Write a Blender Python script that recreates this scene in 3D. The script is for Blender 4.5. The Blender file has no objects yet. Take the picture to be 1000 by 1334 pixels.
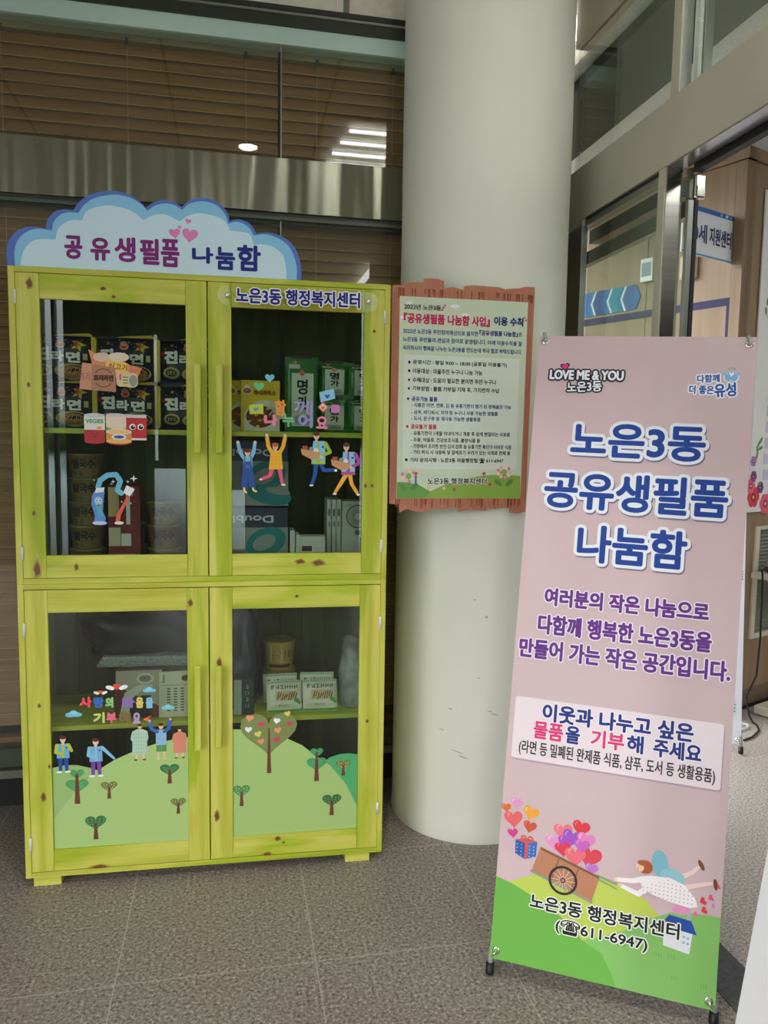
import bpy, bmesh, math, random
from mathutils import Matrix, Vector
from mathutils.geometry import tessellate_polygon
PI = math.pi
S = bpy.context.scene
COL = S.collection
random.seed(5)

# ------------------------------------------------------------------ camera
cam = bpy.data.cameras.new('camera')
cam.sensor_fit = 'VERTICAL'; cam.sensor_height = 36.0
cam.lens = 36.0 * 987.32 / 1334.0
cam.clip_start = 0.02
camo = bpy.data.objects.new('camera', cam); COL.objects.link(camo)
cr, cu, cf = Vector((.9801, -.1981, .0159)), Vector((.0032, .0955, .9954)), Vector((.1987, .9755, -.0943))
m = Matrix.Identity(4)
for i in range(3):
    m[i][0], m[i][1], m[i][2] = cr[i], cu[i], -cf[i]
m.translation = (0, 0, 1.45)
camo.matrix_world = m
S.camera = camo
# ------------------------------------------------------------------ exposure, sky
S.view_settings.view_transform = 'Standard'; S.view_settings.look = 'None'
S.view_settings.exposure = 0.5; S.view_settings.gamma = 1.0
S.view_settings.use_curve_mapping = False
SKY_STRENGTH = 7.5
TUBE_GLOW = 12
DOWN_GLOW = 30.0
FILL_GLOW = 9
DOWN_POWER = 55


def lin(c):
    return tuple((x / 255 / 12.92) if x / 255 <= .04045 else ((x / 255 + .055) / 1.055) ** 2.4 for x in c) + (1.0,)


W = bpy.data.worlds.new('sky'); S.world = W; W.use_nodes = True
nt = W.node_tree; nt.nodes.clear()
def wn(t, **k):
    n = nt.nodes.new(t)
    for a, b in k.items(): setattr(n, a, b)
    return n
tc = wn('ShaderNodeTexCoord'); sx = wn('ShaderNodeSeparateXYZ'); nt.links.new(tc.outputs['Generated'], sx.inputs[0])
no = wn('ShaderNodeTexNoise'); no.inputs['Scale'].default_value = 9; no.inputs['Detail'].default_value = 5
nt.links.new(tc.outputs['Generated'], no.inputs['Vector'])
ad = wn('ShaderNodeMath', operation='MULTIPLY_ADD'); nt.links.new(no.outputs[0], ad.inputs[0]); ad.inputs[1].default_value = -.22
nt.links.new(sx.outputs[2], ad.inputs[2])
ra = wn('ShaderNodeValToRGB'); e = ra.color_ramp.elements
e[0].position = 0; e[0].color = (.07, .07, .065, 1); e[1].position = 1; e[1].color = (.9, .95, 1.0, 1)
for pos, c in ((.20, (.09, .09, .09, 1)), (.275, (.38, .46, .48, 1)), (.29, (.01, .017, .006, 1)), (.312, (.04, .065, .02, 1)), (.335, (.30, .32, .33, 1)), (.40, (.45, .46, .47, 1)), (.47, (.95, .97, 1.0, 1)), (.7, (1.0, 1.0, 1.0, 1))):
    el = e.new(pos); el.color = c
mp = wn('ShaderNodeMath', operation='MULTIPLY_ADD'); mp.inputs[1].default_value = .6; mp.inputs[2].default_value = .36
nt.links.new(ad.outputs[0], mp.inputs[0]); nt.links.new(mp.outputs[0], ra.inputs[0])
bg = wn('ShaderNodeBackground'); bg.inputs[1].default_value = SKY_STRENGTH; nt.links.new(ra.outputs[0], bg.inputs[0])
nt.links.new(bg.outputs[0], wn('ShaderNodeOutputWorld').inputs[0])

# ------------------------------------------------------------------ materials
MATS = {}
def mat(name, c=None, rough=.5, metal=0, spec=.5, emit=None, emit_s=1, trans=0):
    if name in MATS: return MATS[name]
    M = bpy.data.materials.new(name); M.use_nodes = True
    b = M.node_tree.nodes['Principled BSDF']
    if c is not None: b.inputs['Base Color'].default_value = lin(c)
    b.inputs['Roughness'].default_value = rough; b.inputs['Metallic'].default_value = metal
    b.inputs['Specular IOR Level'].default_value = spec
    if emit: b.inputs['Emission Color'].default_value = lin(emit); b.inputs['Emission Strength'].default_value = emit_s
    MATS[name] = M
    return M
def ink(c, rough=.55):
    """plain printed or painted colour"""
    return mat('ink_%d_%d_%d_%d' % (*c, int(rough * 100)), c, rough, spec=.3)
class NT:
    def __init__(s, M): s.t = M.node_tree; s.b = s.t.nodes['Principled BSDF']
    def n(s, t, ins=None, **k):
        x = s.t.nodes.new(t)
        for a, b in k.items(): setattr(x, a, b)
        for a, b in (ins or {}).items():
            if hasattr(b, 'is_output'): s.t.links.new(b, x.inputs[a])
            else: x.inputs[a].default_value = b
        return x
    def ramp(s, fac, stops):
        r = s.n('ShaderNodeValToRGB'); e = r.color_ramp.elements
        e[0].position, e[0].color = stops[0]; e[1].position, e[1].color = stops[-1]
        for p, c in stops[1:-1]:
            q = e.new(p); q.color = c
        s.t.links.new(fac, r.inputs[0]); return r.outputs[0]
    def mix(s, fac, a, b, mode='MIX'):
        x = s.n('ShaderNodeMix', data_type='RGBA', blend_type=mode)
        for i, v in ((0, fac), (6, a), (7, b)):
            if hasattr(v, 'is_output'): s.t.links.new(v, x.inputs[i])
            else: x.inputs[i].default_value = v
        return x.outputs[2]
    def coord(s, scale=(1, 1, 1), loc=(0, 0, 0)):
        c = s.n('ShaderNodeTexCoord'); mp = s.n('ShaderNodeMapping', {'Vector': c.outputs['Object'], 'Scale': scale, 'Location': loc})
        return mp.outputs[0]
    def base(s, c): s.t.links.new(c, s.b.inputs['Base Color'])
    def bump(s, h, strength=.2, dist=.002):
        b = s.n('ShaderNodeBump', {'Height': h, 'Strength': strength, 'Distance': dist}); s.t.links.new(b.outputs[0], s.b.inputs['Normal'])

def pine(name, axis, loc):
    """lime stained pine, grain along axis"""
    M = mat(name, (180, 190, 70), .42, spec=.35); N = NT(M)
    sc = [26, 26, 26]; sc[axis] = 1.3
    v = N.coord(tuple(sc), loc)
    g = N.n('ShaderNodeTexNoise', {'Vector': v, 'Scale': 1.0, 'Detail': 4, 'Roughness': .6, 'Distortion': .25}).outputs[0]
    sc2 = [7, 7, 7]; sc2[axis] = 1.6
    v2 = N.coord(tuple(sc2), loc)
    g2 = N.n('ShaderNodeTexNoise', {'Vector': v2, 'Scale': 1.0, 'Detail': 3, 'Distortion': .6}).outputs[0]
    a = N.ramp(g, [(.28, lin((172, 174, 58))), (.5, lin((198, 199, 82))), (.72, lin((216, 210, 112)))])
    b = N.ramp(g2, [(.40, lin((208, 232, 110))), (.50, lin((255, 255, 255))), (.60, lin((255, 255, 255))), (.74, lin((255, 236, 190)))])
    c = N.mix(.85, a, b, 'MULTIPLY')
    N.base(c); N.bump(g, .08)
    return M
pine_h, pine_v, pine_d = pine('stained_pine_across', 0, (3, 1, 7)), pine('stained_pine_upright', 2, (1, 5, 2)), pine('stained_pine_shelf', 0, (8, 2, 4))
knot_m = mat('pine_knot', (112, 70, 32), .5); knot_l = mat('pine_knot_rim', (158, 140, 58), .5)

def simple_noise(name, c1, c2, scale, rough=.5, detail=4, axis_scale=(1, 1, 1), lo=.35, hi=.65, bump=0, metal=0, spec=.5):
    M = mat(name, c1, rough, metal, spec); N = NT(M)
    g = N.n('ShaderNodeTexNoise', {'Vector': N.coord(axis_scale), 'Scale': scale, 'Detail': detail}).outputs[0]
    N.base(N.ramp(g, [(lo, lin(c1)), (hi, lin(c2))]))
    if bump: N.bump(g, bump)
    return M
# speckled granite floor tiles
floor_m = mat('granite_floor', (120, 112, 102), .38, spec=.4); N = NT(floor_m)
v = N.coord((1, 1, 1))
a = N.n('ShaderNodeTexNoise', {'Vector': v, 'Scale': 105, 'Detail': 4, 'Roughness': .75}).outputs[0]
b = N.n('ShaderNodeTexNoise', {'Vector': v, 'Scale': 3.2, 'Detail': 3}).outputs[0]
c1 = N.ramp(a, [(.36, lin((58, 55, 53))), (.46, lin((124, 120, 115))), (.56, lin((144, 140, 135))), (.66, lin((194, 190, 185)))])
c2 = N.ramp(b, [(.35, lin((255, 250, 246))), (.65, lin((255, 243, 240)))])
c3 = N.mix(1.0, c1, c2, 'MULTIPLY')
br = N.n('ShaderNodeTexBrick', {'Vector': N.coord((1, 1, 1), (.305, -1.98, 0)), 'Scale': 1.0, 'Mortar Size': .0022, 'Mortar Smooth': .3, 'Brick Width': .535, 'Row Height': .535}, offset=0.0, squash=1.0)
mfac = N.n('ShaderNodeMath', {0: br.outputs['Fac'], 1: .55}, operation='MULTIPLY').outputs[0]
N.base(N.mix(mfac, c3, lin((186, 180, 168))))
N.bump(a, .02)
inner_floor_m = simple_noise('terrazzo_floor', (124, 118, 111), (204, 196, 187), 130, .35, 3)
slate_m = simple_noise('slate_strip', (62, 62, 66), (84, 84, 88), 60, .5)
column_m = mat('painted_column', (222, 224, 204), .7, spec=.2); N = NT(column_m)
b = N.n('ShaderNodeTexNoise', {'Vector': N.coord((1, 1, .7)), 'Scale': 2.5, 'Detail': 6}).outputs[0]
N.base(N.ramp(b, [(.3, lin((226, 228, 213))), (.7, lin((234, 235, 222)))])); N.bump(b, .15, .01)
ceil_m = simple_noise('ceiling_board', (222, 216, 200), (232, 226, 210), 30, .7)
white_ceil_m = simple_noise('white_ceiling_board', (214, 214, 210), (228, 228, 224), 60, .8)
dark_wall_m = simple_noise('dim_wall', (52, 50, 44), (66, 62, 54), 3, .8)
beige_metal = simple_noise('beige_satin_metal', (184, 179, 162), (192, 187, 170), 3, .4, metal=.15)
steel_m = simple_noise('brushed_steel', (196, 194, 184), (212, 210, 200), 2.0, .16, 3, (1, 1, 40), metal=1.0)
steel_b = simple_noise('mirror_steel_band', (132, 134, 118), (146, 146, 130), 1.2, .13, 3, (9, 9, .6), metal=1.0)
N = NT(steel_b); steel_b.node_tree.nodes['Principled BSDF'].inputs['Roughness'].default_value = .22; steel_b.node_tree.nodes['Principled BSDF'].inputs['Anisotropic'].default_value = .92
tg = N.n('ShaderNodeTangent', direction_type='RADIAL', axis='Z'); N.t.links.new(tg.outputs[0], N.b.inputs['Tangent']); N.b.inputs['Anisotropic Rotation'].default_value = .25
g = N.n('ShaderNodeTexNoise', {'Vector': N.coord((3.2, .01, .25)), 'Scale': 1.0, 'Detail': 2}).outputs[0]; N.bump(g, 1.0, .05)
alu_m = mat('grey_aluminium', (150, 154, 146), .35, .8)
teal_m = simple_noise('teal_grey_rail', (186, 216, 210), (196, 224, 216), 2, .5)
dark_frame = mat('dark_window_frame', (52, 58, 50), .45, .2)
black_m = mat('black_rubber', (18, 18, 20), .5)
chrome_m = mat('chrome', (225, 224, 216), .12, 1.0)
white_plastic = mat('white_plastic', (228, 228, 224), .4)
grey_plastic = mat('grey_plastic', (150, 152, 150), .4)
maple_m = mat('maple_panel', (206, 176, 132), .45, spec=.3); N = NT(maple_m)
g = N.n('ShaderNodeTexNoise', {'Vector': N.coord((14, 14, .8)), 'Scale': 1.6, 'Detail': 4}).outputs[0]
N.base(N.ramp(g, [(.3, lin((138, 114, 88))), (.7, lin((156, 131, 104)))]))
blind_m = mat('brown_wood_slat', (160, 118, 78), .42, spec=.4); N = NT(blind_m)
g = N.n('ShaderNodeTexNoise', {'Vector': N.coord((1.2, 30, 30)), 'Scale': 1.5, 'Detail': 4}).outputs[0]
N.base(N.ramp(g, [(.3, lin((140, 100, 64))), (.7, lin((170, 126, 84)))]))
edge_glint = mat('slat_edge_glint', (214, 178, 128), .4)  # light caught on the slat edges, painted as a paler strip
cord_m = mat('blind_cord', (188, 172, 140), .7)

def glass(name, tint=(235, 245, 238), f=1.0, rough=0.0):
    M = bpy.data.materials.new(name); M.use_nodes = True; t = M.node_tree; t.nodes.clear()
    N = NT.__new__(NT); N.t = t
    ge = N.n('ShaderNodeNewGeometry')
    io = N.n('ShaderNodeMapRange', {'Value': ge.outputs['Backfacing'], 'To Min': 1.5, 'To Max': 1 / 1.5})
    fr = N.n('ShaderNodeFresnel', {'IOR': io.outputs[0]})
    mu = N.n('ShaderNodeMath', {0: fr.outputs[0], 1: f}, operation='MULTIPLY', use_clamp=True)
    tr = N.n('ShaderNodeBsdfTransparent', {'Color': lin(tint)})
    gl = N.n('ShaderNodeBsdfGlossy', {'Color': (1, 1, 1, 1), 'Roughness': rough})
    mx = N.n('ShaderNodeMixShader', {0: mu.outputs[0], 1: tr.outputs[0], 2: gl.outputs[0]})
    t.links.new(mx.outputs[0], N.n('ShaderNodeOutputMaterial').inputs[0])
    MATS[name] = M
    return M
glass_m = glass('grey_tinted_glass', (234, 240, 234), .8)
glass_win = glass('window_glass', (242, 247, 242), 1.1)
acrylic = glass('clear_acrylic', (250, 252, 248), .25)
film_clear = glass('clear_wrap', (244, 248, 244), 2.0, .08)

# ------------------------------------------------------------------ objects
def tag(o, label=None, cat=None, group=None, kind=None):
    if label: o['label'] = label
    if cat: o['category'] = cat
    if group: o['group'] = group
    if kind: o['kind'] = kind
    return o
def empty(name, mw, label, cat, group=None):
    o = bpy.data.objects.new(name, None); COL.objects.link(o); o.empty_display_size = .05
    o.matrix_world = mw if isinstance(mw, Matrix) else Matrix.Translation(mw)
    return tag(o, label, cat, group)
def link(name, me, parent=None, mw=None):
    o = bpy.data.objects.new(name, me); COL.objects.link(o)
    if parent is not None: o.parent = parent
    if mw is not None:
        if parent is None: o.matrix_world = mw
        else: o.matrix_local = mw
    return o
def copy_tree(o, parent=None):
    c = o.copy(); COL.objects.link(c)
    if parent is not None: c.parent = parent
    for ch in list(o.children): copy_tree(ch, c)
    return c

class MB:
    """collects shapes into one mesh"""
    def __init__(s): s.v = []; s.f = []; s.mi = []; s.mats = []; s.smooth = []
    def m(s, M):
        if M not in s.mats: s.mats.append(M)
        return s.mats.index(M)
    def raw(s, vs, fs, M, smooth=False):
        o = len(s.v); k = s.m(M); s.v.extend(tuple(x) for x in vs)
        for f in fs: s.f.append(tuple(i + o for i in f)); s.mi.append(k); s.smooth.append(smooth)
        return s
    def bm(s, bm, M, mtx=None, smooth=False):
        if mtx is not None: bmesh.ops.transform(bm, matrix=mtx, verts=bm.verts)
        bm.verts.index_update()
        s.raw([v.co for v in bm.verts], [[v.index for v in f.verts] for f in bm.faces], M, smooth); bm.free(); return s
    def box(s, x0, x1, y0, y1, z0, z1, M, bev=0, mtx=None, seg=2):
        bm = bmesh.new(); bmesh.ops.create_cube(bm, size=1)
        bmesh.ops.transform(bm, matrix=Matrix.Translation(((x0 + x1) / 2, (y0 + y1) / 2, (z0 + z1) / 2)) @ Matrix.Diagonal((abs(x1 - x0), abs(y1 - y0), abs(z1 - z0), 1)), verts=bm.verts)
        if bev: bmesh.ops.bevel(bm, geom=bm.edges[:], offset=bev, segments=seg, affect='EDGES', profile=.5)
        return s.bm(bm, M, mtx)
    def lathe(s, prof, M, c=(0, 0, 0), n=32, mtx=None, smooth=True):
        vs, fs = [], []
        for r, z in prof:
            for i in range(n):
                a = 2 * PI * i / n; vs.append(Vector((c[0] + r * math.cos(a), c[1] + r * math.sin(a), c[2] + z)))
        for j in range(len(prof) - 1):
            for i in range(n):
                k = (i + 1) % n; fs.append((j * n + i, j * n + k, (j + 1) * n + k, (j + 1) * n + i))
        if mtx is not None: vs = [mtx @ v for v in vs]
        return s.raw(vs, fs, M, smooth)
    def tube(s, pts, r, M, n=8, caps=True):
        pts = [Vector(p) for p in pts]; vs, fs = [], []
        rr = r if isinstance(r, (list, tuple)) else [r] * len(pts)
        up = None
        for i, p in enumerate(pts):
            t = (pts[min(i + 1, len(pts) - 1)] - pts[max(i - 1, 0)]).normalized()
            if up is None: up = t.orthogonal().normalized()
            up = (up - t * up.dot(t)).normalized(); w = t.cross(up)
            for k in range(n):
                a = 2 * PI * k / n; vs.append(p + (up * math.cos(a) + w * math.sin(a)) * rr[i])
        for i in range(len(pts) - 1):
            for k in range(n):
                q = (k + 1) % n; fs.append((i * n + k, i * n + q, (i + 1) * n + q, (i + 1) * n + k))
        if caps: fs.append(tuple(range(n))[::-1]); fs.append(tuple((len(pts) - 1) * n + k for k in range(n)))
        return s.raw(vs, fs, M, True)
    def prism(s, pts, y0, y1, M, mside=None):
        """outline in XZ extruded from y0 (front) to y1"""
        n = len(pts); tri = tess(pts)
        s.raw([(x, y0, z) for x, z in pts] + [(x, y1, z) for x, z in pts], tri + [tuple(i + n for i in t[::-1]) for t in tri], M)
        s.raw([(x, y0, z) for x, z in pts] + [(x, y1, z) for x, z in pts], [(i, (i + 1) % n, (i + 1) % n + n, i + n) for i in range(n)], mside or M)
        return s
    def build(s, name, parent=None, mw=None):
        me = bpy.data.meshes.new(name); me.from_pydata(s.v, [], s.f)
        for M in s.mats: me.materials.append(M)
        me.polygons.foreach_set('material_index', s.mi); me.polygons.foreach_set('use_smooth', s.smooth)
        me.update()
        return link(name, me, parent, mw)
def tess(pts):
    return [tuple(t) for t in tessellate_polygon([[Vector((x, z, 0)) for x, z in pts]])]
def struct(name, mb):
    return tag(mb.build(name), kind='structure')

# flat printed artwork, in a local XZ plane seen from -Y
TXT = {}
def glyphs(body):
    if body not in TXT:
        cu_ = bpy.data.curves.new('lettering', 'FONT'); cu_.body = body; cu_.resolution_u = 5
        o = bpy.data.objects.new('lettering', cu_); COL.objects.link(o)
        me = bpy.data.meshes.new_from_object(o.evaluated_get(bpy.context.evaluated_depsgraph_get()))
        vs = [(v.co.x, v.co.y) for v in me.vertices]; fs = [tuple(p.vertices) for p in me.polygons]
        bpy.data.objects.remove(o); bpy.data.curves.remove(cu_); bpy.data.meshes.remove(me)
        xs = [v[0] for v in vs]; ys = [v[1] for v in vs]
        TXT[body] = (vs, fs, (min(xs), max(xs), min(ys), max(ys)))
    return TXT[body]
class Art:
    def __init__(s, y=-.0006, step=.0003, surf=None): s.mb = MB(); s.y = y; s.step = step; s.surf = surf; s.k = 0
    def put(s, vs, fs, M, lvl, jit=0):
        s.k += 1; jit += (s.k % 40) * s.step / 50
        if s.surf: vs = [(x, s.surf(x, z) + s.y - lvl * s.step - jit, z) for x, z in vs]
        else: vs = [(x, s.y - lvl * s.step - jit, z) for x, z in vs]
        s.mb.raw(vs, fs, M if not isinstance(M, tuple) else ink(M))
    def poly(s, pts, M, lvl=0): s.put(pts, tess(pts), M, lvl)
    def rect(s, x0, x1, z0, z1, M, lvl=0, r=0):
        if not r: s.poly([(x0, z0), (x1, z0), (x1, z1), (x0, z1)], M, lvl); return
        pts = []
        for cx, cz, a0 in ((x1 - r, z0 + r, -90), (x1 - r, z1 - r, 0), (x0 + r, z1 - r, 90), (x0 + r, z0 + r, 180)):
            for k in range(5):
                a = math.radians(a0 + 22.5 * k); pts.append((cx + r * math.cos(a), cz + r * math.sin(a)))
        s.poly(pts, M, lvl)
    def grid(s, x0, x1, z0, z1, M, lvl=0, n=8):
        vs = [(x0 + (x1 - x0) * i / n, z0 + (z1 - z0) * j / n) for j in range(n + 1) for i in range(n + 1)]
        s.put(vs, [(j * (n + 1) + i, j * (n + 1) + i + 1, (j + 1) * (n + 1) + i + 1, (j + 1) * (n + 1) + i) for j in range(n) for i in range(n)], M, lvl)
    def disc(s, cx, cz, rx, M, lvl=0, rz=None, n=24, rot=0, a0=0, a1=360):
        rz = rz or rx; c, q = math.cos(math.radians(rot)), math.sin(math.radians(rot)); pts = []
        full = a1 - a0 >= 360
        for k in range(n if full else n + 1):
            a = math.radians(a0 + (a1 - a0) * k / n); x, z = rx * math.cos(a), rz * math.sin(a); pts.append((cx + x * c - z * q, cz + x * q + z * c))
        s.poly(pts, M, lvl)
    def ring(s, cx, cz, r0, r1, M, lvl=0, n=32):
        vs = [(cx + r * math.cos(2 * PI * k / n), cz + r * math.sin(2 * PI * k / n)) for r in (r0, r1) for k in range(n)]
        s.put(vs, [(k, (k + 1) % n, n + (k + 1) % n, n + k) for k in range(n)], M, lvl)
    def heart(s, cx, cz, w, h, M, lvl=0, rot=0, n=28):
        c, q = math.cos(math.radians(rot)), math.sin(math.radians(rot)); pts = []
        for k in range(n):
            t = 2 * PI * k / n; x = 16 * math.sin(t) ** 3 / 32 * w; z = (13 * math.cos(t) - 5 * math.cos(2 * t) - 2 * math.cos(3 * t) - math.cos(4 * t) + 2.5) / 29 * h
            pts.append((cx + x * c - z * q, cz + x * q + z * c))
        s.poly(pts, M, lvl)
    def stroke(s, pts, w, M, lvl=0, w1=None):
        w1 = w if w1 is None else w1; n = len(pts)
        ws = [w + (w1 - w) * i / max(1, n - 1) for i in range(n)]
        for i in range(n):
            s.disc(pts[i][0], pts[i][1], ws[i] / 2, M, lvl, n=12)
            if i + 1 < n:
                (x0, z0), (x1, z1) = pts[i], pts[i + 1]; d = math.hypot(x1 - x0, z1 - z0) or 1; nx, nz = -(z1 - z0) / d / 2, (x1 - x0) / d / 2
                s.poly([(x0 + nx * ws[i], z0 + nz * ws[i]), (x0 - nx * ws[i], z0 - nz * ws[i]), (x1 - nx * ws[i + 1], z1 - nz * ws[i + 1]), (x1 + nx * ws[i + 1], z1 + nz * ws[i + 1])], M, lvl)
    def text(s, body, x0, x1, z0, z1, M, lvl=1, bold=0, halo=None, flip=False, rot=0, shadow=None, vert=False):
        vs, fs, (ax, bx, ay, by) = glyphs(body)
        kx = (x1 - x0 - 2 * bold) / (bx - ax); kz = (z1 - z0 - 2 * bold) / max(1e-6, by - ay)
        P = [(x0 + bold + (x - ax) * kx, z0 + bold + (y - ay) * kz) for x, y in vs]
        cx, cz = (x0 + x1) / 2, (z0 + z1) / 2
        if flip: P = [(2 * cx - x, 2 * cz - z) for x, z in P]
        if rot:
            c, q = math.cos(math.radians(rot)), math.sin(math.radians(rot))
            P = [(cx + (x - cx) * c - (z - cz) * q, cz + (x - cx) * q + (z - cz) * c) for x, z in P]
        def dil(r, M, lvl, n, dx=0, dz=0):
            s.put([(x + dx, z + dz) for x, z in P], fs, M, lvl)
            k0 = s.k
            for k in range(n):
                s.k = k0
                a = 2 * PI * k / n; s.put([(x + dx + r * math.cos(a), z + dz + r * math.sin(a)) for x, z in P], fs, M, lvl, 1e-6 * (k + 1))
        if shadow: dil(bold + halo[0], shadow[2], lvl - 2, 20, shadow[0], shadow[1])
        if halo: dil(bold + halo[0], halo[1], lvl - 1, 24 if halo[0] > .005 else 14)
        if bold: dil(bold, M, lvl, 8)
        else: s.put(P, fs, M, lvl)
    def scribble(s, x0, x1, z0, z1, M, n, lvl=2):
        r_ = random.Random(n); w = (x1 - x0) / n; h = z1 - z0; t = min(w, h) * .14
        for k in range(n):
            x = x0 + w * k
            for q in range(3):
                if r_.random() < .5: zz = z0 + h * (.15 + .35 * q); s.rect(x + w * .08, x + w * .8, zz - t / 2, zz + t / 2, M, lvl)
                else: xx = x + w * (.2 + .25 * q); s.rect(xx - t / 2, xx + t / 2, z0 + h * .1 * q, z1, M, lvl)
    def build(s, name, parent=None, mw=None): return s.mb.build(name, parent, mw)
PW, NAVY, BLK = (240, 240, 240), (24, 40, 120), (24, 24, 26)

# ================================================================== SETTING
mb = MB(); mb.box(-4, 1.34, -4.5, 3.4, -.1, 0, floor_m); struct('floor', mb)
mb = MB(); mb.box(1.34, 6, -4.5, 6.4, -.1, 0, inner_floor_m); mb.box(1.27, 1.40, -1.5, 2.9, -.02, .003, slate_m); struct('floor_inner', mb)
mb = MB(); mb.box(-4, 1.40, -3.3, 3.4, 3.2, 3.3, ceil_m)
for x in (-1.9, -1.1, -.3, .5, 1.3): mb.box(x, x + .012, 1.0, 2.94, 3.194, 3.201, dark_frame)
struct('ceiling', mb)
mb = MB(); mb.box(1.40, 6, -3.3, 6.4, 3.0, 3.1, white_ceil_m); mb.box(1.46, 1.80, -3.3, 6.3, 2.955, 2.999, mat('dark_green_bulkhead', (58, 66, 58), .6))
struct('ceiling_inner', mb)
mb = MB(); mb.box(-4, 1.4, 3.2, 3.3, 0, 3.2, dark_wall_m); mb.box(-4, 1.33, 2.97, 3.2, 3.0, 3.2, ceil_m); mb.box(-4, 1.33, 2.955, 2.97, 3.012, 3.03, dark_frame)
for x in (-.9, .42): mb.box(x, x + .02, 2.962, 2.97, 3.03, 3.2, alu_m)
struct('wall_back', mb)
mb = MB(); mb.box(-2.7, -2.6, .5, 3.2, 0, 3.2, simple_noise('grey_side_wall', (120, 118, 106), (134, 132, 120), 2, .6)); struct('wall_left', mb)
mb = MB(); mb.box(5.9, 6, -4.5, 6.4, 0, 3.1, white_ceil_m); mb.box(1.4, 6, 6.3, 6.4, 0, 3.1, white_ceil_m)
struct('wall_inner', mb)
rear_m = simple_noise('grey_rear_baffle', (70, 72, 66), (84, 86, 78), 2, .6)
mb = MB()  # unseen wall put behind the camera; its gaps shape daylight and glass reflections
for x0, x1, z0, z1 in ((-3.0, -2.2, 0, 3.2), (-2.115, -2.085, 0, 3.2), (-2.0, -1.14, 0, 1.2), (-2.0, -1.13, 1.2, 3.2), (-1.13, -1.085, 2.5, 3.2), (-1.14, -.81, 0, .23), (-1.14, -.81, 1.12, 1.2), (-1.085, -.79, 1.2, 3.2), (-.36, 1.02, 1.2, 3.2), (-.81, -.79, 0, 1.2), (-.36, -.34, 0, 1.2), (-.34, -.20, 0, .26), (-.34, -.20, .9, 1.2), (-.20, 1.02, 0, 1.2), (1.9, 6.0, 0, 3.2)): mb.box(x0, x1, -3.3, -3.2, z0, z1, rear_m)
struct('wall_rear_baffle', mb)
# back window: rail, glass, steel band, lower frame
mb = MB(); mb.box(-2.6, 1.33, 2.93, 3.15, 2.946, 2.988, dark_frame); mb.box(-2.6, 1.33, 2.925, 2.94, 2.984, 2.993, alu_m)
mb.box(-2.6, 1.33, 2.94, 3.0, 2.886, 2.946, teal_m); struct('trim_1', mb)
mb = MB(); mb.box(-2.6, 1.30, 2.95, 2.958, 2.486, 2.886, glass_win); mb.box(-2.6, 1.30, 2.95, 2.958, .26, 2.26, glass_win)
mb.box(.187, .191, 2.947, 2.961, 2.486, 2.886, alu_m); mb.box(.187, .191, 2.947, 2.961, .26, 2.26, alu_m)
struct('window_1', mb)
mb = MB(); mb.box(-2.6, 1.33, 2.94, 2.985, 2.29, 2.486, steel_b, .002); struct('trim_2', mb)
mb = MB(); mb.box(-2.6, 1.33, 2.95, 2.99, 2.25, 2.29, dark_frame); mb.box(-2.6, 1.33, 2.94, 2.95, 2.262, 2.274, mat('green_grey_bead', (84, 92, 80), .4, .3)); struct('trim_3', mb)
mb = MB(); mb.box(-2.6, 1.33, 2.94, 3.1, .215, .285, mat('green_grey_sill', (62, 72, 58), .4)); mb.box(-2.6, 1.33, 2.92, 3.1, .18, .21, mat('sill_ledge', (110, 112, 104), .4, .3)); mb.box(-2.6, 1.33, 3.08, 3.16, 0, .18, mat('black_base', (20, 20, 20), .6))
struct('trim_4', mb)
# column
mb = MB()
pr = [(.308, 0), (.311, .01), (.308, .05)] + [(.308 + .0006 * math.sin(k * 1.7), .05 + k * .157) for k in range(1, 20)] + [(.308, 3.2)]
mb.lathe(pr, column_m, (.933, 2.79, 0), 72)
scr = mat('scuff_mark', (176, 178, 156), .7)
for az, z, l, t in ((-117, .35, .05, .004), (-113, .33, .035, .005), (-128, .42, .02, .004), (-122, .50, .014, .006), (-108, .9, .008, .006), (-104, .62, .009, .004), (-100, .84, .01, .01), (-96, .5, .02, .004), (-93, .49, .03, .004)):
    a0 = math.radians(az); n = 5; vs, fs = [], []
    for k in range(n + 1):
        a = a0 + (k - n / 2) * l / n / .308; zz = z - .25 * l * k / n; tt = t * math.sin(PI * (k + .4) / (n + .8)) / 2
        for dz in (-tt, tt): vs.append((.933 + .3092 * math.cos(a), 2.79 + .3092 * math.sin(a), zz + dz))
    for k in range(n): fs.append((2 * k, 2 * k + 2, 2 * k + 3, 2 * k + 1))
    mb.raw(vs, fs, scr)
struct('pillar', mb)
# glass entrance wall at x = 1.33
mb = MB(); mb.box(1.33, 1.40, -1.6, 2.95, 2.312, 2.512, beige_metal, .002); mb.box(1.335, 1.398, -1.6, 2.95, 2.3095, 2.3118, mat('satin_soffit', (190, 188, 190), .25, .8)); struct('trim_5', mb)
mb = MB(); mb.box(1.36, 1.372, -1.6, 2.15, 2.515, 3.0, glass_win); mb.box(1.36, 1.372, 2.225, 2.95, 2.515, 3.0, glass_win); struct('window_2', mb)
mb = MB(); mb.box(1.33, 1.336, 2.178, 2.222, 2.512, 3.2, beige_metal, .001); mb.box(1.3365, 1.37, 2.178, 2.222, 2.512, 3.2, alu_m, .001); mb.box(1.372, 1.385, 2.15, 2.177, 2.512, 3.2, white_plastic, .002); mb.box(1.39, 1.42, 2.15, 2.2, 2.512, 3.2, alu_m, .002); mb.box(1.345, 1.40, -1.6, 2.95, 3.0, 3.2, beige_metal); struct('trim_6', mb)
mb = MB(); mb.box(1.3325, 1.39, 2.225, 2.2635, 0, 2.309, steel_m, .002); struct('trim_7', mb)
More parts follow.
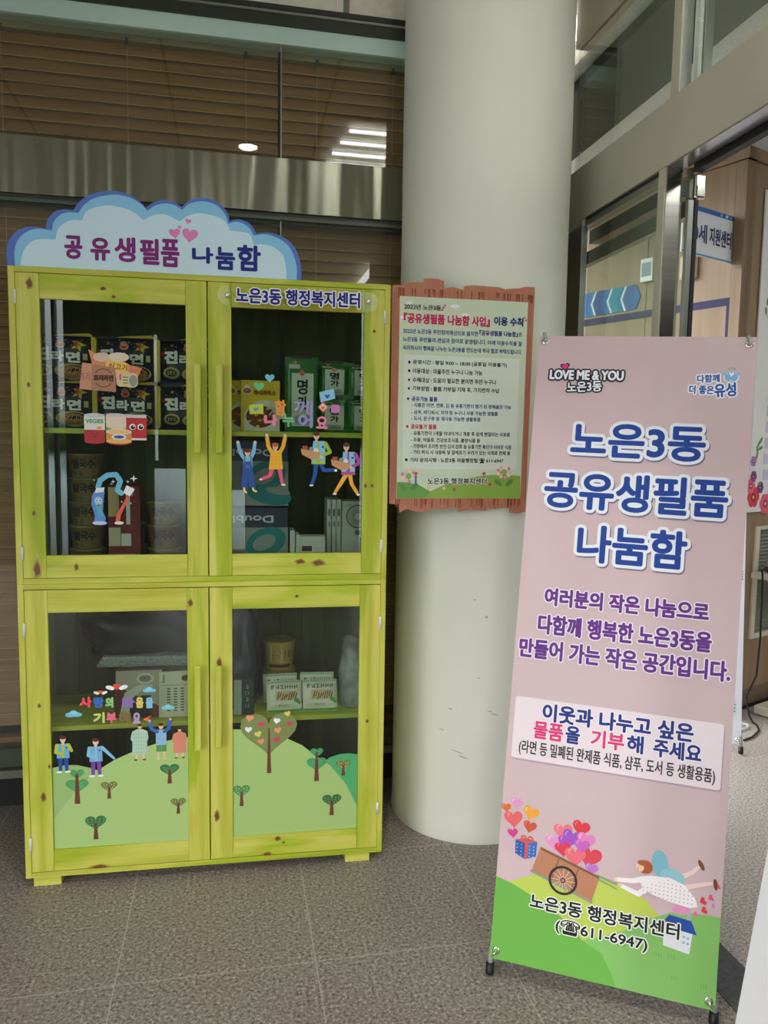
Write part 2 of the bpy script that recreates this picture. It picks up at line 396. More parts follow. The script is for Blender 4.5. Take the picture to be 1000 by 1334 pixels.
mb = MB(); mb.box(1.328, 1.332, 2.226, 2.264, 0, 2.309, beige_metal, .001); mb.box(1.34, 1.39, 2.266, 2.80, 2.28, 2.300, alu_m, .002); mb.box(1.345, 1.385, 2.266, 2.80, 2.300, 2.309, dark_frame); mb.box(1.34, 1.39, 2.266, 2.80, 0, .07, alu_m, .002)
mb.box(1.33, 1.355, 2.80, 2.95, 0, 2.285, alu_m, .002); mb.box(1.33, 1.39, 2.80, 2.95, 2.286, 2.309, beige_metal); struct('trim_8', mb)
mb = MB(); mb.box(1.36, 1.368, 2.266, 2.80, .07, 2.28, glass_win)
struct('window_3', mb)
mb = MB(); mb.box(1.435, 1.50, 2.32, 2.95, 2.258, 2.3115, mat('dark_operator_box', (46, 50, 42), .4), .003); mb.box(1.402, 1.43, -1.6, 2.19, 2.288, 2.335, black_m); struct('trim_9', mb)
mb = MB(); mb.box(1.405, 1.413, 2.215, 2.93, .06, 2.19, glass_win); mb.box(1.396, 1.4165, 2.20, 2.215, .02, 2.21, alu_m, .002); mb.box(1.417, 1.431, 2.198, 2.217, .02, 2.21, black_m, .002); mb.box(1.396, 1.425, 2.2175, 2.93, .02, .07, alu_m); mb.box(1.396, 1.425, 2.2175, 2.93, 2.16, 2.21, alu_m)
d1 = struct('door_1', mb)
mb = MB(); mb.box(1.412, 1.45, 2.192, 2.214, 2.212, 2.286, chrome_m, .006, seg=3); mb.box(1.418, 1.444, 2.189, 2.1915, 2.218, 2.25, chrome_m, .001); mb.box(1.396, 1.411, 2.20, 2.216, 2.212, 2.305, mat('green_grey_block', (112, 116, 96), .4, .5), .002); h_ = mb.build('hanger_bracket', d1); h_['label'] = 'polished steel hanger bracket at the top of the door leaf'
# inner room: wood-panelled corner
WC = Vector((2.5276, 3.4787, 0)); LF = Vector((-.386, .9225, 0)).normalized(); RF = Vector((.9225, .386, 0)).normalized()
def frame(o, ex):
    ex = ex.normalized(); z = Vector((0, 0, 1)); y = z.cross(ex); M = Matrix.Identity(4)
    for i in range(3): M[i][0], M[i][1], M[i][2] = ex[i], y[i], z[i]
    M.translation = o; return M
ML = frame(WC + LF * 1.75, -LF)          # left face: local x runs to the corner (x = 1.75 - u), viewer at -Y
MR = frame(WC, RF)
mb = MB()
for x0, x1 in ((0, .45), (.453, 1.18), (1.183, 1.69)): mb.box(x0, x1, 0, .06, .1, 2.87, maple_m, .0015)
mb.box(1.693, 1.75, -.004, .06, .1, 2.87, maple_m, .0015)
mb.box(0, 1.762, -.012, .06, 2.873, 2.93, maple_m, .002); mb.box(0, 1.75, .01, .06, 0, .1, mat('brown_baseboard', (112, 92, 74), .5))
wl = struct('wall_inner_left', mb); wl.matrix_world = ML
mb = MB(); mb.box(0, .07, 0, .06, 1.02, 2.87, maple_m, .0015); mb.box(.073, 2.4, 0, .06, 1.02, 2.87, maple_m, .0015); mb.box(-.01, 2.4, -.012, .06, 2.873, 2.93, maple_m, .002)
mb.box(0, .262, 0, .06, .12, 1.02, maple_m); mb.box(.262, 2.4, 0, .06, .12, .42, maple_m)
mb.box(0, 2.4, -.006, .06, .03, .12, mat('brown_baseboard'), .002); mb.box(0, 2.4, .01, .06, 0, .03, black_m)
wr = struct('wall_inner_right', mb); wr.matrix_world = MR
mb = MB(); mb.box(0, 1.31, -.0012, -.0002, 2.165, 2.205, ink((34, 30, 80))); mb.box(1.675, 1.718, -.0012, -.0002, .4, 2.205, ink((34, 30, 80))); mb.box(1.31, 1.675, -.0012, -.0002, 2.165, 2.205, ink((34, 30, 80)))
tr = struct('trim_10', mb); tr.matrix_world = ML
mb = MB(); cream = mat('cream_window_frame', (214, 208, 188), .45)
mb.box(.262, .30, -.012, .04, .40, 1.02, cream, .002); mb.box(.30, 1.3, -.012, .04, .40, .43, cream, .002); mb.box(.30, 1.3, -.012, .04, 1.0, 1.02, cream, .002); mb.box(1.3, 1.34, -.012, .04, .40, 1.02, cream, .002)
lv = mat('grey_louvre', (150, 152, 140), .4, .3)
mb.box(.30, 1.3, .03, .04, .43, 1.0, lv)
for k in range(28):
    z = .435 + k * .02; mb.box(.30, 1.3, -.003, .003, -.009, .009, lv, mtx=Matrix.Translation((0, .012, z + .01)) @ Matrix.Rotation(math.radians(-40), 4, 'X'))
wi = struct('window_4', mb); wi.matrix_world = MR

# ================================================================== CEILING LAMPS (overhead) and added fill panels (inner room)
tube_m = mat('lit_tube', (255, 255, 250), .5, emit=(255, 253, 246), emit_s=TUBE_GLOW)
for fx, fy, lab in ((1.03, 1.29, 'four-tube linear ceiling light in front of the white column'),):
  t = empty('linear_ceiling_light', (fx, fy, 3.2), lab, 'ceiling light')
  mb = MB(); mb.box(-.5, .5, -.36, .36, -.02, -.001, white_plastic, .003); mb.build('housing', t)
  for k in range(4):
    y = -.262 + k * .175; mb = MB(); x0 = -.45 + .025 * k
    mb.tube([(x0, y, -.04), (.46, y, -.04)], .008, tube_m, 10); mb.build('tube', t)
t = empty('downlight', (.112, 1.08, 3.2), 'round recessed downlight in the entrance ceiling', 'ceiling light')
mb = MB(); mb.lathe([(.075, -.001), (.078, -.008), (.06, -.010), (.055, -.004)], white_plastic, n=32); mb.build('trim_ring', t)
mb = MB(); mb.lathe([(.055, -.004), (.03, -.006), (.0, -.006)], mat('lit_disc', (255, 255, 250), emit=(255, 252, 240), emit_s=DOWN_GLOW), n=32); mb.build('diffuser', t)
sl = bpy.data.lights.new('downlight_beam', 'SPOT'); sl.energy = DOWN_POWER; sl.spot_size = math.radians(80); sl.spot_blend = 0.5; sl.shadow_soft_size = .04; sl.color = (1, .95, .87)
so = bpy.data.objects.new('downlight_beam', sl); COL.objects.link(so); so.parent = t; so.location = (0, 0, -.02)
for i, (x, y, w) in enumerate(((2.4, .6, 'nearest the door'), (4.2, 2.4, 'over the counter'), (4.0, .6, 'farthest from the door'))):  # unseen glowing panels added to brighten the inner room and column side
    t = empty('fill_light_panel', (x, y, 3.0), 'added unseen fill light panel in the inner ceiling, ' + w, 'ceiling light', 'added inner room fill panels')
    mb = MB(); mb.box(-.3, .3, -.3, .3, -.012, -.001, white_plastic, .002); mb.build('housing', t)
    mb = MB(); mb.box(-.28, .28, -.28, .28, -.015, -.0125, mat('lit_fill_panel', (255, 255, 252), emit=(250, 252, 255), emit_s=FILL_GLOW)); mb.build('diffuser', t)

# ================================================================== BLINDS
def blind(x0, x1, label, cords):
    t = empty('venetian_blind', ((x0 + x1) / 2, 3.03, .3), label, 'blind', 'brown venetian blinds')
    h = (x1 - x0) / 2; mb = MB(); mb.box(-h, h, -.028, .028, 2.565, 2.603, mat('blind_headrail', (142, 128, 104), .45), .003); mb.build('headrail', t)
    mb = MB(); n = 59
    for k in range(n):
        z = 2.548 - k * .0427; a = math.radians(68 + random.uniform(-1.5, 1.5))
        mb.box(-h, h, -.025, .025, -.0018, .0018, blind_m, mtx=Matrix.Translation((0, 0, z)) @ Matrix.Rotation(a, 4, 'X'))
        mb.box(-h, h, -.0262, -.0251, -.0018, .0018, edge_glint, mtx=Matrix.Translation((0, 0, z)) @ Matrix.Rotation(a, 4, 'X'))
    mb.build('slats', t)
    mb = MB(); mb.box(-h, h, -.025, .025, -.02, .006, blind_m, .004); mb.build('bottom_rail', t)
    for c in cords:
        mb = MB(); mb.tube([(c - (x0 + x1) / 2, -.027, 0), (c - (x0 + x1) / 2, -.027, 2.55)], .0013, cord_m, 6); mb.box(c - (x0 + x1) / 2 - .006, c - (x0 + x1) / 2 + .006, -.031, -.027, 2.55, 2.575, dark_frame); mb.build('cord', t)
blind(-2.05, .181, 'brown wood venetian blind on the left, behind the green cabinet', (-1.2, -.78, -.359, .062))
blind(.197, 1.30, 'brown wood venetian blind on the right, partly behind the white column', (.327, .62))

# ================================================================== CABINETS
CM = frame(Vector((-.6462, 2.4871, 0)), Vector((math.cos(-.0311), math.sin(-.0311), 0)))
DEP = .36; CW = 1.157
def art_y(): return Art(y=.0068, step=.00012)
def knot(mb, x, z, w, h, y=-.0003):
    n = 14
    def el(k, yy, M):
        mb.raw([(x, yy, z)] + [(x + w * k * math.cos(2 * PI * i / n) * (1 + .2 * math.sin(3 * i)), yy, z + h * k * math.sin(2 * PI * i / n) * (1 + .2 * math.cos(2 * i))) for i in range(n)], [(0, 1 + i, 1 + (i + 1) % n) for i in range(n)], M)
    el(1.5, y, knot_l); el(1.0, y - .00012, knot_m)
shaded_pine = simple_noise('shaded_back_board', (56, 62, 30), (80, 86, 42), 2.2, .6, 5, (9, 9, 1))  # shade of the unlit cabinet interior is put into this darker colour
def carcass(z0, z1, label, shelf_z):
    t = empty('display_cabinet', CM @ Matrix.Translation((0, 0, z0)), label, 'cabinet', 'stacked green cabinets')
    H = z1 - z0
    for x in (0, CW - .018):
        mb = MB(); mb.box(x, x + .018, 0, DEP, 0, H, pine_v, .0012)
        mb.build('side_panel', t)
    mb = MB(); mb.box(.018, CW - .018, .0, DEP, H - .017, H, pine_h, .0012); mb.build('top_panel', t)
    mb = MB(); mb.box(.018, CW - .018, .0, DEP, .0005, .018, pine_h, .0012); mb.build('bottom_panel', t)
    mb = MB()
    for k in range(14): mb.box(.019 + k * .08, .019 + k * .08 + .0785, DEP - .012, DEP - .001, .0185, H - .0175, shaded_pine, .001)
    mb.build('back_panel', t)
    mb = MB(); mb.box(.0185, CW - .0185, .03, DEP - .013, shelf_z - .016 - z0, shelf_z - z0, pine_d, .001); mb.build('shelf', t)
    return t
def door(t, zoff, x0, x1, z0, z1, gx0, gx1, gz0, gz1, hx, hz0, hz1, hinge_x, label, hinges, knots):
    mb = MB(); Y0, Y1 = -.0, .02
    mb.box(x0, gx0 - .0005, Y0, Y1, z0, z1, pine_v, .0012); mb.box(gx1 + .0005, x1, Y0, Y1, z0, z1, pine_v, .0012)
    mb.box(gx0, gx1, Y0 + .0012, Y1, gz1, z1, pine_h, .001); mb.box(gx0, gx1, Y0 + .0012, Y1, z0, gz0, pine_h, .001)
    for k in knots: knot(mb, *k, y=-.0003 if not (gx0 < k[0] < gx1) else .0008)
    d = mb.build('door', t, Matrix.Translation((0, 0, -zoff))); d['label'] = label
    mb = MB(); mb.box(gx0 - .004, gx1 + .004, .007, .011, gz0 - .004, gz1 + .004, glass_m); mb.build('glass_pane', d)
    mb = MB(); mb.box(hx - .011, hx + .011, -.03, -.016, hz0, hz1, pine_v, .004)
    for z in (hz0 + .02, hz1 - .045): mb.box(hx - .010, hx + .010, -.018, .0, z, z + .025, pine_v, .002)
    mb.build('handle', d)
    for z in hinges:
        mb = MB(); mb.tube([(hinge_x, -.003, z - .021), (hinge_x, -.003, z + .021)], .0042, white_plastic, 10); mb.box(hinge_x - .004, hinge_x + .004, -.001, .001, z - .021, z + .021, white_plastic); h = mb.build('hinge', d)
    return d
lower = carcass(.03, .988, 'lower half of the stacked lime green cabinet, with hill and tree stickers on its doors', .519)
for x in (.022, 1.03):
    mb = MB(); mb.box(x, x + .085, .004, .06, -.03, -.0005, pine_d, .002); mb.build('foot', lower)
for x in (.022, 1.03):
    mb = MB(); mb.box(x, x + .085, .29, .34, -.03, -.0005, pine_d, .002); mb.build('foot', lower)
upper = carcass(.988, 1.95, 'upper half of the stacked lime green cabinet, holding noodle packs and paper reams', 1.472)
dUL = door(upper, .988, .0195, .5765, 1.007, 1.9315, .087, .5125, 1.077, 1.8575, .5485, 1.40, 1.676, .0185, 'upper left door with food and toothbrush stickers', (1.86, 1.086),
    ((.06, 1.90, .007, .012), (.05, 1.60, .004, .006), (.27, 1.895, .007, .004), (.30, 1.872, .005, .004), (.06, 1.035, .008, .02), (.175, 1.04, .005, .008), (.055, 1.21, .004, .006)))
dUR = door(upper, .988, .5800, 1.1385, 1.007, 1.9315, .652, 1.0715, 1.077, 1.8575, .6145, 1.40, 1.678, 1.1385, 'upper right door with people stickers and a name plate', (1.845, 1.10),
    ((1.105, 1.80, .004, .004), (.87, 1.05, .012, .006), (.93, 1.045, .016, .008), (1.083, 1.30, .004, .006), (1.105, 1.30, .004, .005), (.62, 1.47, .006, .016)))
dLL = door(lower, .03, .0195, .5765, .05, .9685, .087, .5085, .120, .8965, .5425, .437, .718, .0185, 'lower left door with a wide hill sticker and text', (.845, .145),
    ((.055, .60, .004, .005), (.06, .30, .006, .012), (.52, .92, .006, .009), (.08, .40, .003, .005), (.225, .052, .022, .006)))
dLR = door(lower, .03, .5800, 1.1385, .05, .9685, .652, 1.0695, .120, .8965, .6085, .443, .716, 1.1385, 'lower right door with a heart tree sticker', (.84, .19),
    ((.86, .935, .005, .004), (.80, .105, .008, .006), (.82, .09, .004, .003), (1.10, .50, .004, .005), (.61, .72, .006, .012), (.60, .20, .006, .014), (.765, .052, .012, .006)))

# ---- stickers on the door glass (children of the doors, local frame = cabinet frame)
SK, HAIR = (238, 196, 168), (92, 50, 38)
def face(a, x, z, r, hair=HAIR):
    a.disc(x, z, r * .8, SK, 3, r); a.disc(x, z + r * .55, r * .95, hair, 4, r * .6); a.rect(x - r * .3, x + r * .3, z - r * 1.5, z - r * .6, SK, 2)
    a.disc(x - r * .28, z - r * .02, r * .09, BLK, 5, n=8); a.disc(x + r * .28, z - r * .02, r * .09, BLK, 5, n=8); a.disc(x + .05 * r, z - r * .25, r * .1, (220, 160, 130), 5, r * .16, n=8); a.disc(x, z - r * .5, r * .2, (190, 80, 70), 5, r * .08, n=8)
def sticker(d, name, fn, label=None):
    a = art_y(); fn(a); o = a.build(name, d)
    if label: o['label'] = label
def p1(a):   # arms up, dungarees
    BL, DN = (128, 190, 226), (44, 84, 160)
    a.stroke([(.672, 1.43), (.679, 1.402), (.690, 1.385)], .011, BL, 1); a.stroke([(.724, 1.432), (.720, 1.402), (.710, 1.385)], .011, BL, 1)
    a.disc(.671, 1.436, .005, SK, 2); a.disc(.725, 1.437, .005, SK, 2)
    a.poly([(.687, 1.345), (.717, 1.345), (.716, 1.392), (.688, 1.392)], BL, 1); face(a, .701, 1.404, .011)
    a.poly([(.681, 1.292), (.700, 1.292), (.703, 1.325), (.706, 1.292), (.727, 1.292), (.717, 1.352), (.713, 1.375), (.690, 1.375), (.686, 1.352)], DN, 2)
    a.stroke([(.692, 1.372), (.691, 1.39)], .003, DN, 2); a.stroke([(.711, 1.372), (.712, 1.39)], .003, DN, 2)
    a.rect(.694, .709, 1.352, 1.366, (70, 110, 180), 3)
    a.stroke([(.690, 1.29), (.692, 1.28), (.697, 1.276)], .006, (230, 214, 130), 1); a.stroke([(.718, 1.29), (.721, 1.282), (.729, 1.279)], .006, (230, 214, 130), 1)
def p2(a):
    Y_, PK = (240, 178, 48), (232, 92, 124)
    a.stroke([(.763, 1.452), (.767, 1.425), (.778, 1.405)], .012, Y_, 1); a.stroke([(.820, 1.452), (.814, 1.425), (.804, 1.405)], .012, Y_, 1)
    a.disc(.762, 1.46, .005, SK, 2); a.disc(.820, 1.46, .005, SK, 2)
    a.poly([(.768, 1.35), (.814, 1.352), (.808, 1.412), (.776, 1.412)], Y_, 1); face(a, .789, 1.424, .011, (190, 100, 60))
    for k in range(12): a.disc(.774 + .011 * (k % 4), 1.36 + .014 * (k // 4), .0012, (250, 215, 120), 2, n=6)
    a.stroke([(.779, 1.352), (.772, 1.33), (.745, 1.319)], .014, PK, 0, .009); a.stroke([(.803, 1.352), (.807, 1.33), (.812, 1.305)], .014, PK, 0, .009)
    a.disc(.743, 1.318, .005, PW, 2, .003); a.disc(.816, 1.301, .007, PW, 2, .003)
def carrier(dx, dz, shirt, trous, k):
    def f(a):
        V, BX = (136, 196, 226), (206, 154, 104)
        a.stroke([(.921 + dx, 1.37 + dz), (.917 + dx, 1.33 + dz), (.908 + dx, 1.30 + dz)] if k == 0 else [(.921 + dx, 1.365 + dz), (.903 + dx, 1.335 + dz), (.886 + dx, 1.308 + dz)], .015, trous, 0, .010)
        a.stroke([(.936 + dx, 1.37 + dz), (.945 + dx, 1.345 + dz), (.980 + dx, 1.347 + dz)] if k == 0 else [(.934 + dx, 1.365 + dz), (.940 + dx, 1.335 + dz), (.958 + dx, 1.306 + dz)], .014, trous, 0, .010)
        a.poly([(.905 + dx, 1.365 + dz), (.951 + dx, 1.365 + dz), (.950 + dx, 1.438 + dz), (.912 + dx, 1.44 + dz)], shirt, 1)
        a.poly([(.905 + dx, 1.375 + dz), (.922 + dx, 1.375 + dz), (.925 + dx, 1.44 + dz), (.911 + dx, 1.44 + dz)], V, 2); a.poly([(.934 + dx, 1.375 + dz), (.950 + dx, 1.375 + dz), (.949 + dx, 1.44 + dz), (.930 + dx, 1.44 + dz)], V, 2)
        a.heart(.942 + dx, 1.42 + dz, .009, .009, (40, 70, 160), 3)
        a.stroke([(.951 + dx, 1.432 + dz), (.966 + dx, 1.405 + dz), (.94 + dx, 1.392 + dz)], .013, shirt, 4, .010)
        face(a, .921 + dx, 1.457 + dz, .012)
        a.poly([(.871 + dx, 1.415 + dz), (.935 + dx, 1.402 + dz), (.930 + dx, 1.384 + dz), (.905 + dx, 1.380 + dz), (.874 + dx, 1.396 + dz)], BX, 3)
        a.rect(.876 + dx, .893 + dx, 1.412 + dz, 1.424 + dz, (176, 84, 60), 3); a.disc(.905 + dx, 1.413 + dz, .008, (120, 150, 170), 2); a.disc(.92 + dx, 1.41 + dz, .008, (226, 226, 220), 2); a.disc(.938 + dx, 1.389 + dz, .005, SK, 5)
        a.disc((.906 if k == 0 else .884) + dx, 1.296 + dz + (.006 if k else 0), .007, PW, 2, .003); a.disc((.985 if k == 0 else .962) + dx, (1.345 if k == 0 else 1.30) + dz, .005, PW, 2, .004)
    return f
sticker(dUR, 'person_sticker', p1, 'sticker of a person in blue dungarees with both arms up')
sticker(dUR, 'person_sticker', p2, 'sticker of a person in a yellow jumper with both arms up')
sticker(dUR, 'person_sticker', carrier(0, .004, (160, 194, 62), (36, 84, 168), 0), 'sticker of a person in green sleeves carrying a box')
sticker(dUR, 'person_sticker', carrier(.098, -.03, (178, 84, 164), (244, 180, 62), 1), 'sticker of a person in purple sleeves carrying a box')
def f(a):
    OR, PK, GR, LV = (244, 158, 66), (240, 138, 168), (120, 196, 132), (160, 156, 214)
    a.text('함', .787, .823, 1.524, 1.574, OR, bold=.002); a.text('께', .850, .908, 1.530, 1.574, LV, bold=.001)
    a.text('나', .753, .797, 1.49, 1.528, PK, bold=.003); a.text('누', .812, .850, 1.488, 1.53, GR, bold=.002); a.text('어', .862, .908, 1.486, 1.53, LV, bold=.002); a.text('요', .920, .957, 1.484, 1.524, PK, bold=.002)
sticker(dUR, 'word_sticker', f)
def f(a): a.heart(.771, 1.64, .03, .027, (126, 202, 222), 1)
sticker(dUR, 'heart_sticker', f, 'light blue heart sticker')
def f(a): a.heart(.737, 1.612, .034, .03, (104, 196, 130), 1)
sticker(dUR, 'heart_sticker', f, 'green heart sticker')
def f(a): a.poly([(.929, 1.601), (.976, 1.614), (.981, 1.582), (.934, 1.569)], (150, 206, 234), 1); a.heart(.955, 1.587, .016, .015, (40, 90, 180), 2)
sticker(dUR, 'letter_sticker', f, 'light blue envelope sticker with a dark blue heart')
def f(a): a.poly([(.925, 1.553), (.941, 1.572), (.958, 1.554), (.942, 1.535)], (226, 110, 90), 1); a.poly([(.929, 1.553), (.941, 1.567), (.954, 1.554), (.942, 1.540)], (246, 214, 200), 2); a.heart(.941, 1.55, .013, .012, (220, 90, 90), 3)
sticker(dUR, 'letter_sticker', f, 'tilted red and cream card sticker with a heart')
def f(a): a.rect(.968, .995, 1.536, 1.562, (212, 130, 196), 1, .005)
sticker(dUR, 'letter_sticker', f, 'small pink square sticker')
def f(a): a.poly([(.706, 1.555), (.751, 1.56), (.751, 1.528), (.708, 1.526)], (190, 206, 80), 1); a.heart(.728, 1.541, .016, .014, (90, 160, 190), 2)
sticker(dUR, 'letter_sticker', f, 'lime envelope sticker with a blue heart')
def f(a):   # packets and bread
    BR, OR, YE = (176, 130, 100), (218, 140, 100), (236, 196, 96)
    a.poly([(.222, 1.713), (.262, 1.69), (.38, 1.66), (.36, 1.62), (.24, 1.64)], OR, 0)
    a.poly([(.275, 1.695), (.34, 1.672), (.336, 1.64), (.27, 1.65)], YE, 1); a.disc(.262, 1.69, .026, (214, 190, 164), 1, .014); a.disc(.312, 1.692, .03, (226, 208, 184), 2, .014)
    a.text('쇠고기', .280, .336, 1.652, 1.672, (150, 90, 40), 2, .0006, rot=-8); a.poly([(.336, 1.648), (.372, 1.66), (.364, 1.645)], (226, 120, 90), 2)
    a.poly([(.194, 1.592), (.204, 1.672), (.255, 1.667), (.25, 1.588)], (206, 148, 116), 2)
    a.poly([(.228, 1.59), (.232, 1.668), (.30, 1.66), (.302, 1.585)], BR, 3); a.text('트리', .199, .226, 1.618, 1.642, (130, 70, 50), 3)
    a.ring(.265, 1.627, .026, .029, (122, 72, 60), 4); a.rect(.234, .297, 1.612, 1.641, BR, 5); a.text('트리라면', .236, .295, 1.617, 1.637, (84, 50, 40), 6, .0015)
    a.rect(.303, .345, 1.602, 1.65, (214, 200, 150), 3, .012); a.rect(.325, .367, 1.600, 1.645, (216, 204, 160), 2, .015); a.rect(.312, .318, 1.622, 1.64, (220, 90, 150), 4); a.disc(.353, 1.621, .012, (150, 150, 144), 4, .018)
    for k in range(3): a.rect(.322, .338, 1.612 + k * .009, 1.615 + k * .009, (120, 110, 80), 4)
sticker(dUL, 'packet_sticker', f, 'sticker of brown noodle packets and bread')
def f(a):   # cans
    a.rect(.206, .267, 1.468, 1.512, (222, 222, 214), 1); a.rect(.206, .267, 1.432, 1.468, (176, 60, 58), 1); a.disc(.2365, 1.432, .0305, (176, 60, 58), 1, .007); a.disc(.2365, 1.512, .0305, (200, 204, 206), 2, .007)
    a.text('VEGIES', .210, .263, 1.488, 1.501, (84, 160, 96), 3, .0008); a.disc(.25, 1.474, .008, (236, 150, 70), 3, .004)
    for x in (.229, .243): a.disc(x, 1.455, .0016, BLK, 3, n=8)
    a.stroke([(.232, 1.447), (.241, 1.4475)], .0015, BLK, 3)
    a.rect(.270, .330, 1.466, 1.514, (232, 212, 190), 1); a.disc(.30, 1.514, .03, (206, 206, 204), 2, .006); a.poly([(.27, 1.466), (.33, 1.466), (.33, 1.474), (.30, 1.468), (.27, 1.478)], (120, 170, 90), 2)
    a.rect(.331, .391, 1.441, 1.509, (196, 52, 58), 1); a.rect(.331, .391, 1.438, 1.444, (226, 226, 222), 2); a.rect(.331, .391, 1.507, 1.517, (204, 206, 206), 1)
    for x in (.349, .373): a.disc(x, 1.479, .0095, PW, 3); a.disc(x + .001, 1.478, .0065, BLK, 4); a.disc(x + .003, 1.481, .002, PW, 5)
    a.disc(.308, 1.432, .038, (198, 60, 52), 3, .010); a.rect(.27, .346, 1.433, 1.462, (224, 150, 74), 3); a.disc(.308, 1.434, .038, (236, 190, 110), 4, .008); a.disc(.308, 1.463, .038, (222, 226, 220), 4, .009); a.disc(.308, 1.463, .033, (240, 200, 130), 5, .007)
    a.disc(.308, 1.447, .022, PW, 5, .008); a.disc(.308, 1.447, .016, (60, 90, 150), 6, .005)
sticker(dUL, 'can_sticker', f, 'sticker of food cans and a red packet with eyes')
def f(a):   # toothpaste and brush
    B1, B2 = (96, 140, 210), (80, 176, 190)
    a.stroke([(.243, 1.29), (.250, 1.312), (.272, 1.328), (.297, 1.330), (.310, 1.31), (.300, 1.282), (.312, 1.272)], .016, (110, 186, 214), 1)
    a.poly([(.232, 1.272), (.260, 1.276), (.262, 1.29), (.238, 1.288)], (230, 232, 236), 2)
    a.poly([(.224, 1.262), (.230, 1.274), (.262, 1.276), (.258, 1.245), (.256, 1.215), (.265, 1.192), (.262, 1.183), (.228, 1.180), (.233, 1.20), (.222, 1.235)], B1, 1)
    a.disc(.246, 1.178, .022, (190, 206, 236), 2, .006)
    a.poly([(.238, 1.262), (.256, 1.258), (.252, 1.215), (.258, 1.198), (.245, 1.202), (.235, 1.23)], B2, 2); a.disc(.243, 1.247, .012, (150, 200, 222), 3, .014)
    for x in (.238, .248): a.disc(x, 1.25, .0045, PW, 4, n=10); a.disc(x + .0005, 1.2495, .0025, (110, 70, 40), 5, n=8)
    a.disc(.244, 1.234, .005, (196, 90, 80), 4, .003)
    a.stroke([(.346, 1.288), (.322, 1.24), (.304, 1.205), (.300, 1.184)], .007, (226, 96, 76), 1, .014); a.disc(.304, 1.178, .014, (236, 220, 220), 2, .005)
    a.poly([(.318, 1.273), (.338, 1.262), (.352, 1.285), (.328, 1.297)], (238, 240, 244), 2)
    for k in range(4): a.stroke([(.322 + .007 * k, 1.27 - .003 * k), (.330 + .007 * k, 1.292 - .003 * k)], .001, (190, 196, 206), 3)
    for x, z, r in ((.350, 1.318, .012), (.288, 1.308, .007), (.332, 1.308, .006), (.283, 1.301, .004), (.232, 1.312, .004), (.313, 1.245, .004), (.34, 1.24, .004)):
        a.poly([(x, z + r), (x + r * .2, z + r * .2), (x + r, z), (x + r * .2, z - r * .2), (x, z - r), (x - r * .2, z - r * .2), (x - r, z), (x - r * .2, z + r * .2)], (232, 240, 244), 3)
sticker(dUL, 'toothbrush_sticker', f, 'sticker of a blue toothpaste tube and red toothbrush')
# name plate on the upper right door
mb = MB(); pts = []
for cx, a0 in ((1.082, -90), (.641, 90)):
    for k in range(13): a_ = math.radians(a0 + 15 * k); pts.append((cx + .031 * math.cos(a_), 1.8885 + .031 * math.sin(a_)))
mb.prism(pts, -.024, -.020, acrylic); np_ = mb.build('acrylic_plate', dUR); np_['label'] = 'clear acrylic name plate'
a = Art(y=-.0243, step=.0002); a.text('노은3동 행정복지센터', .666, 1.054, 1.866, 1.915, (20, 30, 130), 2, .0016, (.0035, (236, 238, 240))); a.build('name_lettering', dUR)
for x in (.641, 1.082):
    mb = MB(); mb.lathe([(.0, -.006), (.005, -.0055), (.007, -.003), (.0075, 0), (.004, .0002), (.004, .02)], chrome_m, n=18, mtx=Matrix.Translation((x, -.0245, 1.8885)) @ Matrix.Rotation(-PI / 2, 4, 'X') ); mb.build('screw', dUR)

def tree(kind, x, zb, zt, w, crown, d):
    h = zt - zb
    def f(a):
        TR = (112, 66, 50)
        if kind == 'double':
            a.heart(x, zb + h * .50, w, h * .42, crown, 2); a.heart(x, zb + h * .85, w * .64, h * .30, crown, 2); top = zb + h * .88
            lt = tuple(min(255, int(c * 1.18) + 12) for c in crown)
            for q in (-1, 1):
                for k in range(3): a.stroke([(x + q * w * .08, zb + h * (.42 + .06 * k)), (x + q * w * (.3 - .04 * k), zb + h * (.50 + .06 * k))], .0012, lt, 3)
        else:
            a.heart(x, zb + h * .66, w, h * .62, crown, 2); top = zb + h * .68
            lt = {'dots': (196, 196, 150), 'lines': (186, 192, 140), 'text': (150, 190, 140), 'leaf': (110, 170, 110), 'green_dots': (166, 206, 160)}[kind]
            if 'dots' in kind:
                for q, zz in ((-.3, .72), (-.15, .80), (.15, .80), (.3, .72), (-.2, .62), (.2, .62), (-.32, .84), (.32, .84), (0, .66), (-.1, .54), (.12, .54)): a.disc(x + q * w, zb + h * zz, w * .04, lt, 3, n=8)
            elif kind == 'lines':
                for k in range(5): q = -.36 + .18 * k; a.stroke([(x + q * w, zb + h * (.62 + abs(q) * .3)), (x + q * w, zb + h * .86)], .0016, lt, 3)
            else:
                for k in range(4):
                    hw = (.16, .27, .36, .38)[k] * w
                    if kind == 'text':
                        for j in range(5): a.disc(x - hw + hw * 2 * j / 4, zb + h * (.52 + .1 * k), .0022, lt, 3, .0012, 8)
                    else:
                        for q in (-1, 1): a.stroke([(x, zb + h * (.48 + .09 * k)), (x + q * hw, zb + h * (.58 + .09 * k))], .0016, lt, 3)
        wb = max(.006, w * .12)
        a.poly([(x - wb, zb), (x + wb, zb), (x + wb * .45, top), (x - wb * .45, top)], TR, 5)
    sticker(d, 'tree_sticker', f)
def f(a):
    a.poly([(.0872, .1205), (.5083, .1205), (.5083, .472), (.47, .468), (.424, .460), (.351, .439), (.279, .409), (.238, .384), (.215, .372), (.147, .300), (.0872, .219)], (172, 203, 126), 1)
    a.poly([(.0872, .2), (.147, .285), (.24, .37), (.2, .386), (.161, .3975), (.126, .399), (.0872, .392)], (156, 190, 118), 0)
sticker(dLL, 'hill_sticker', f)
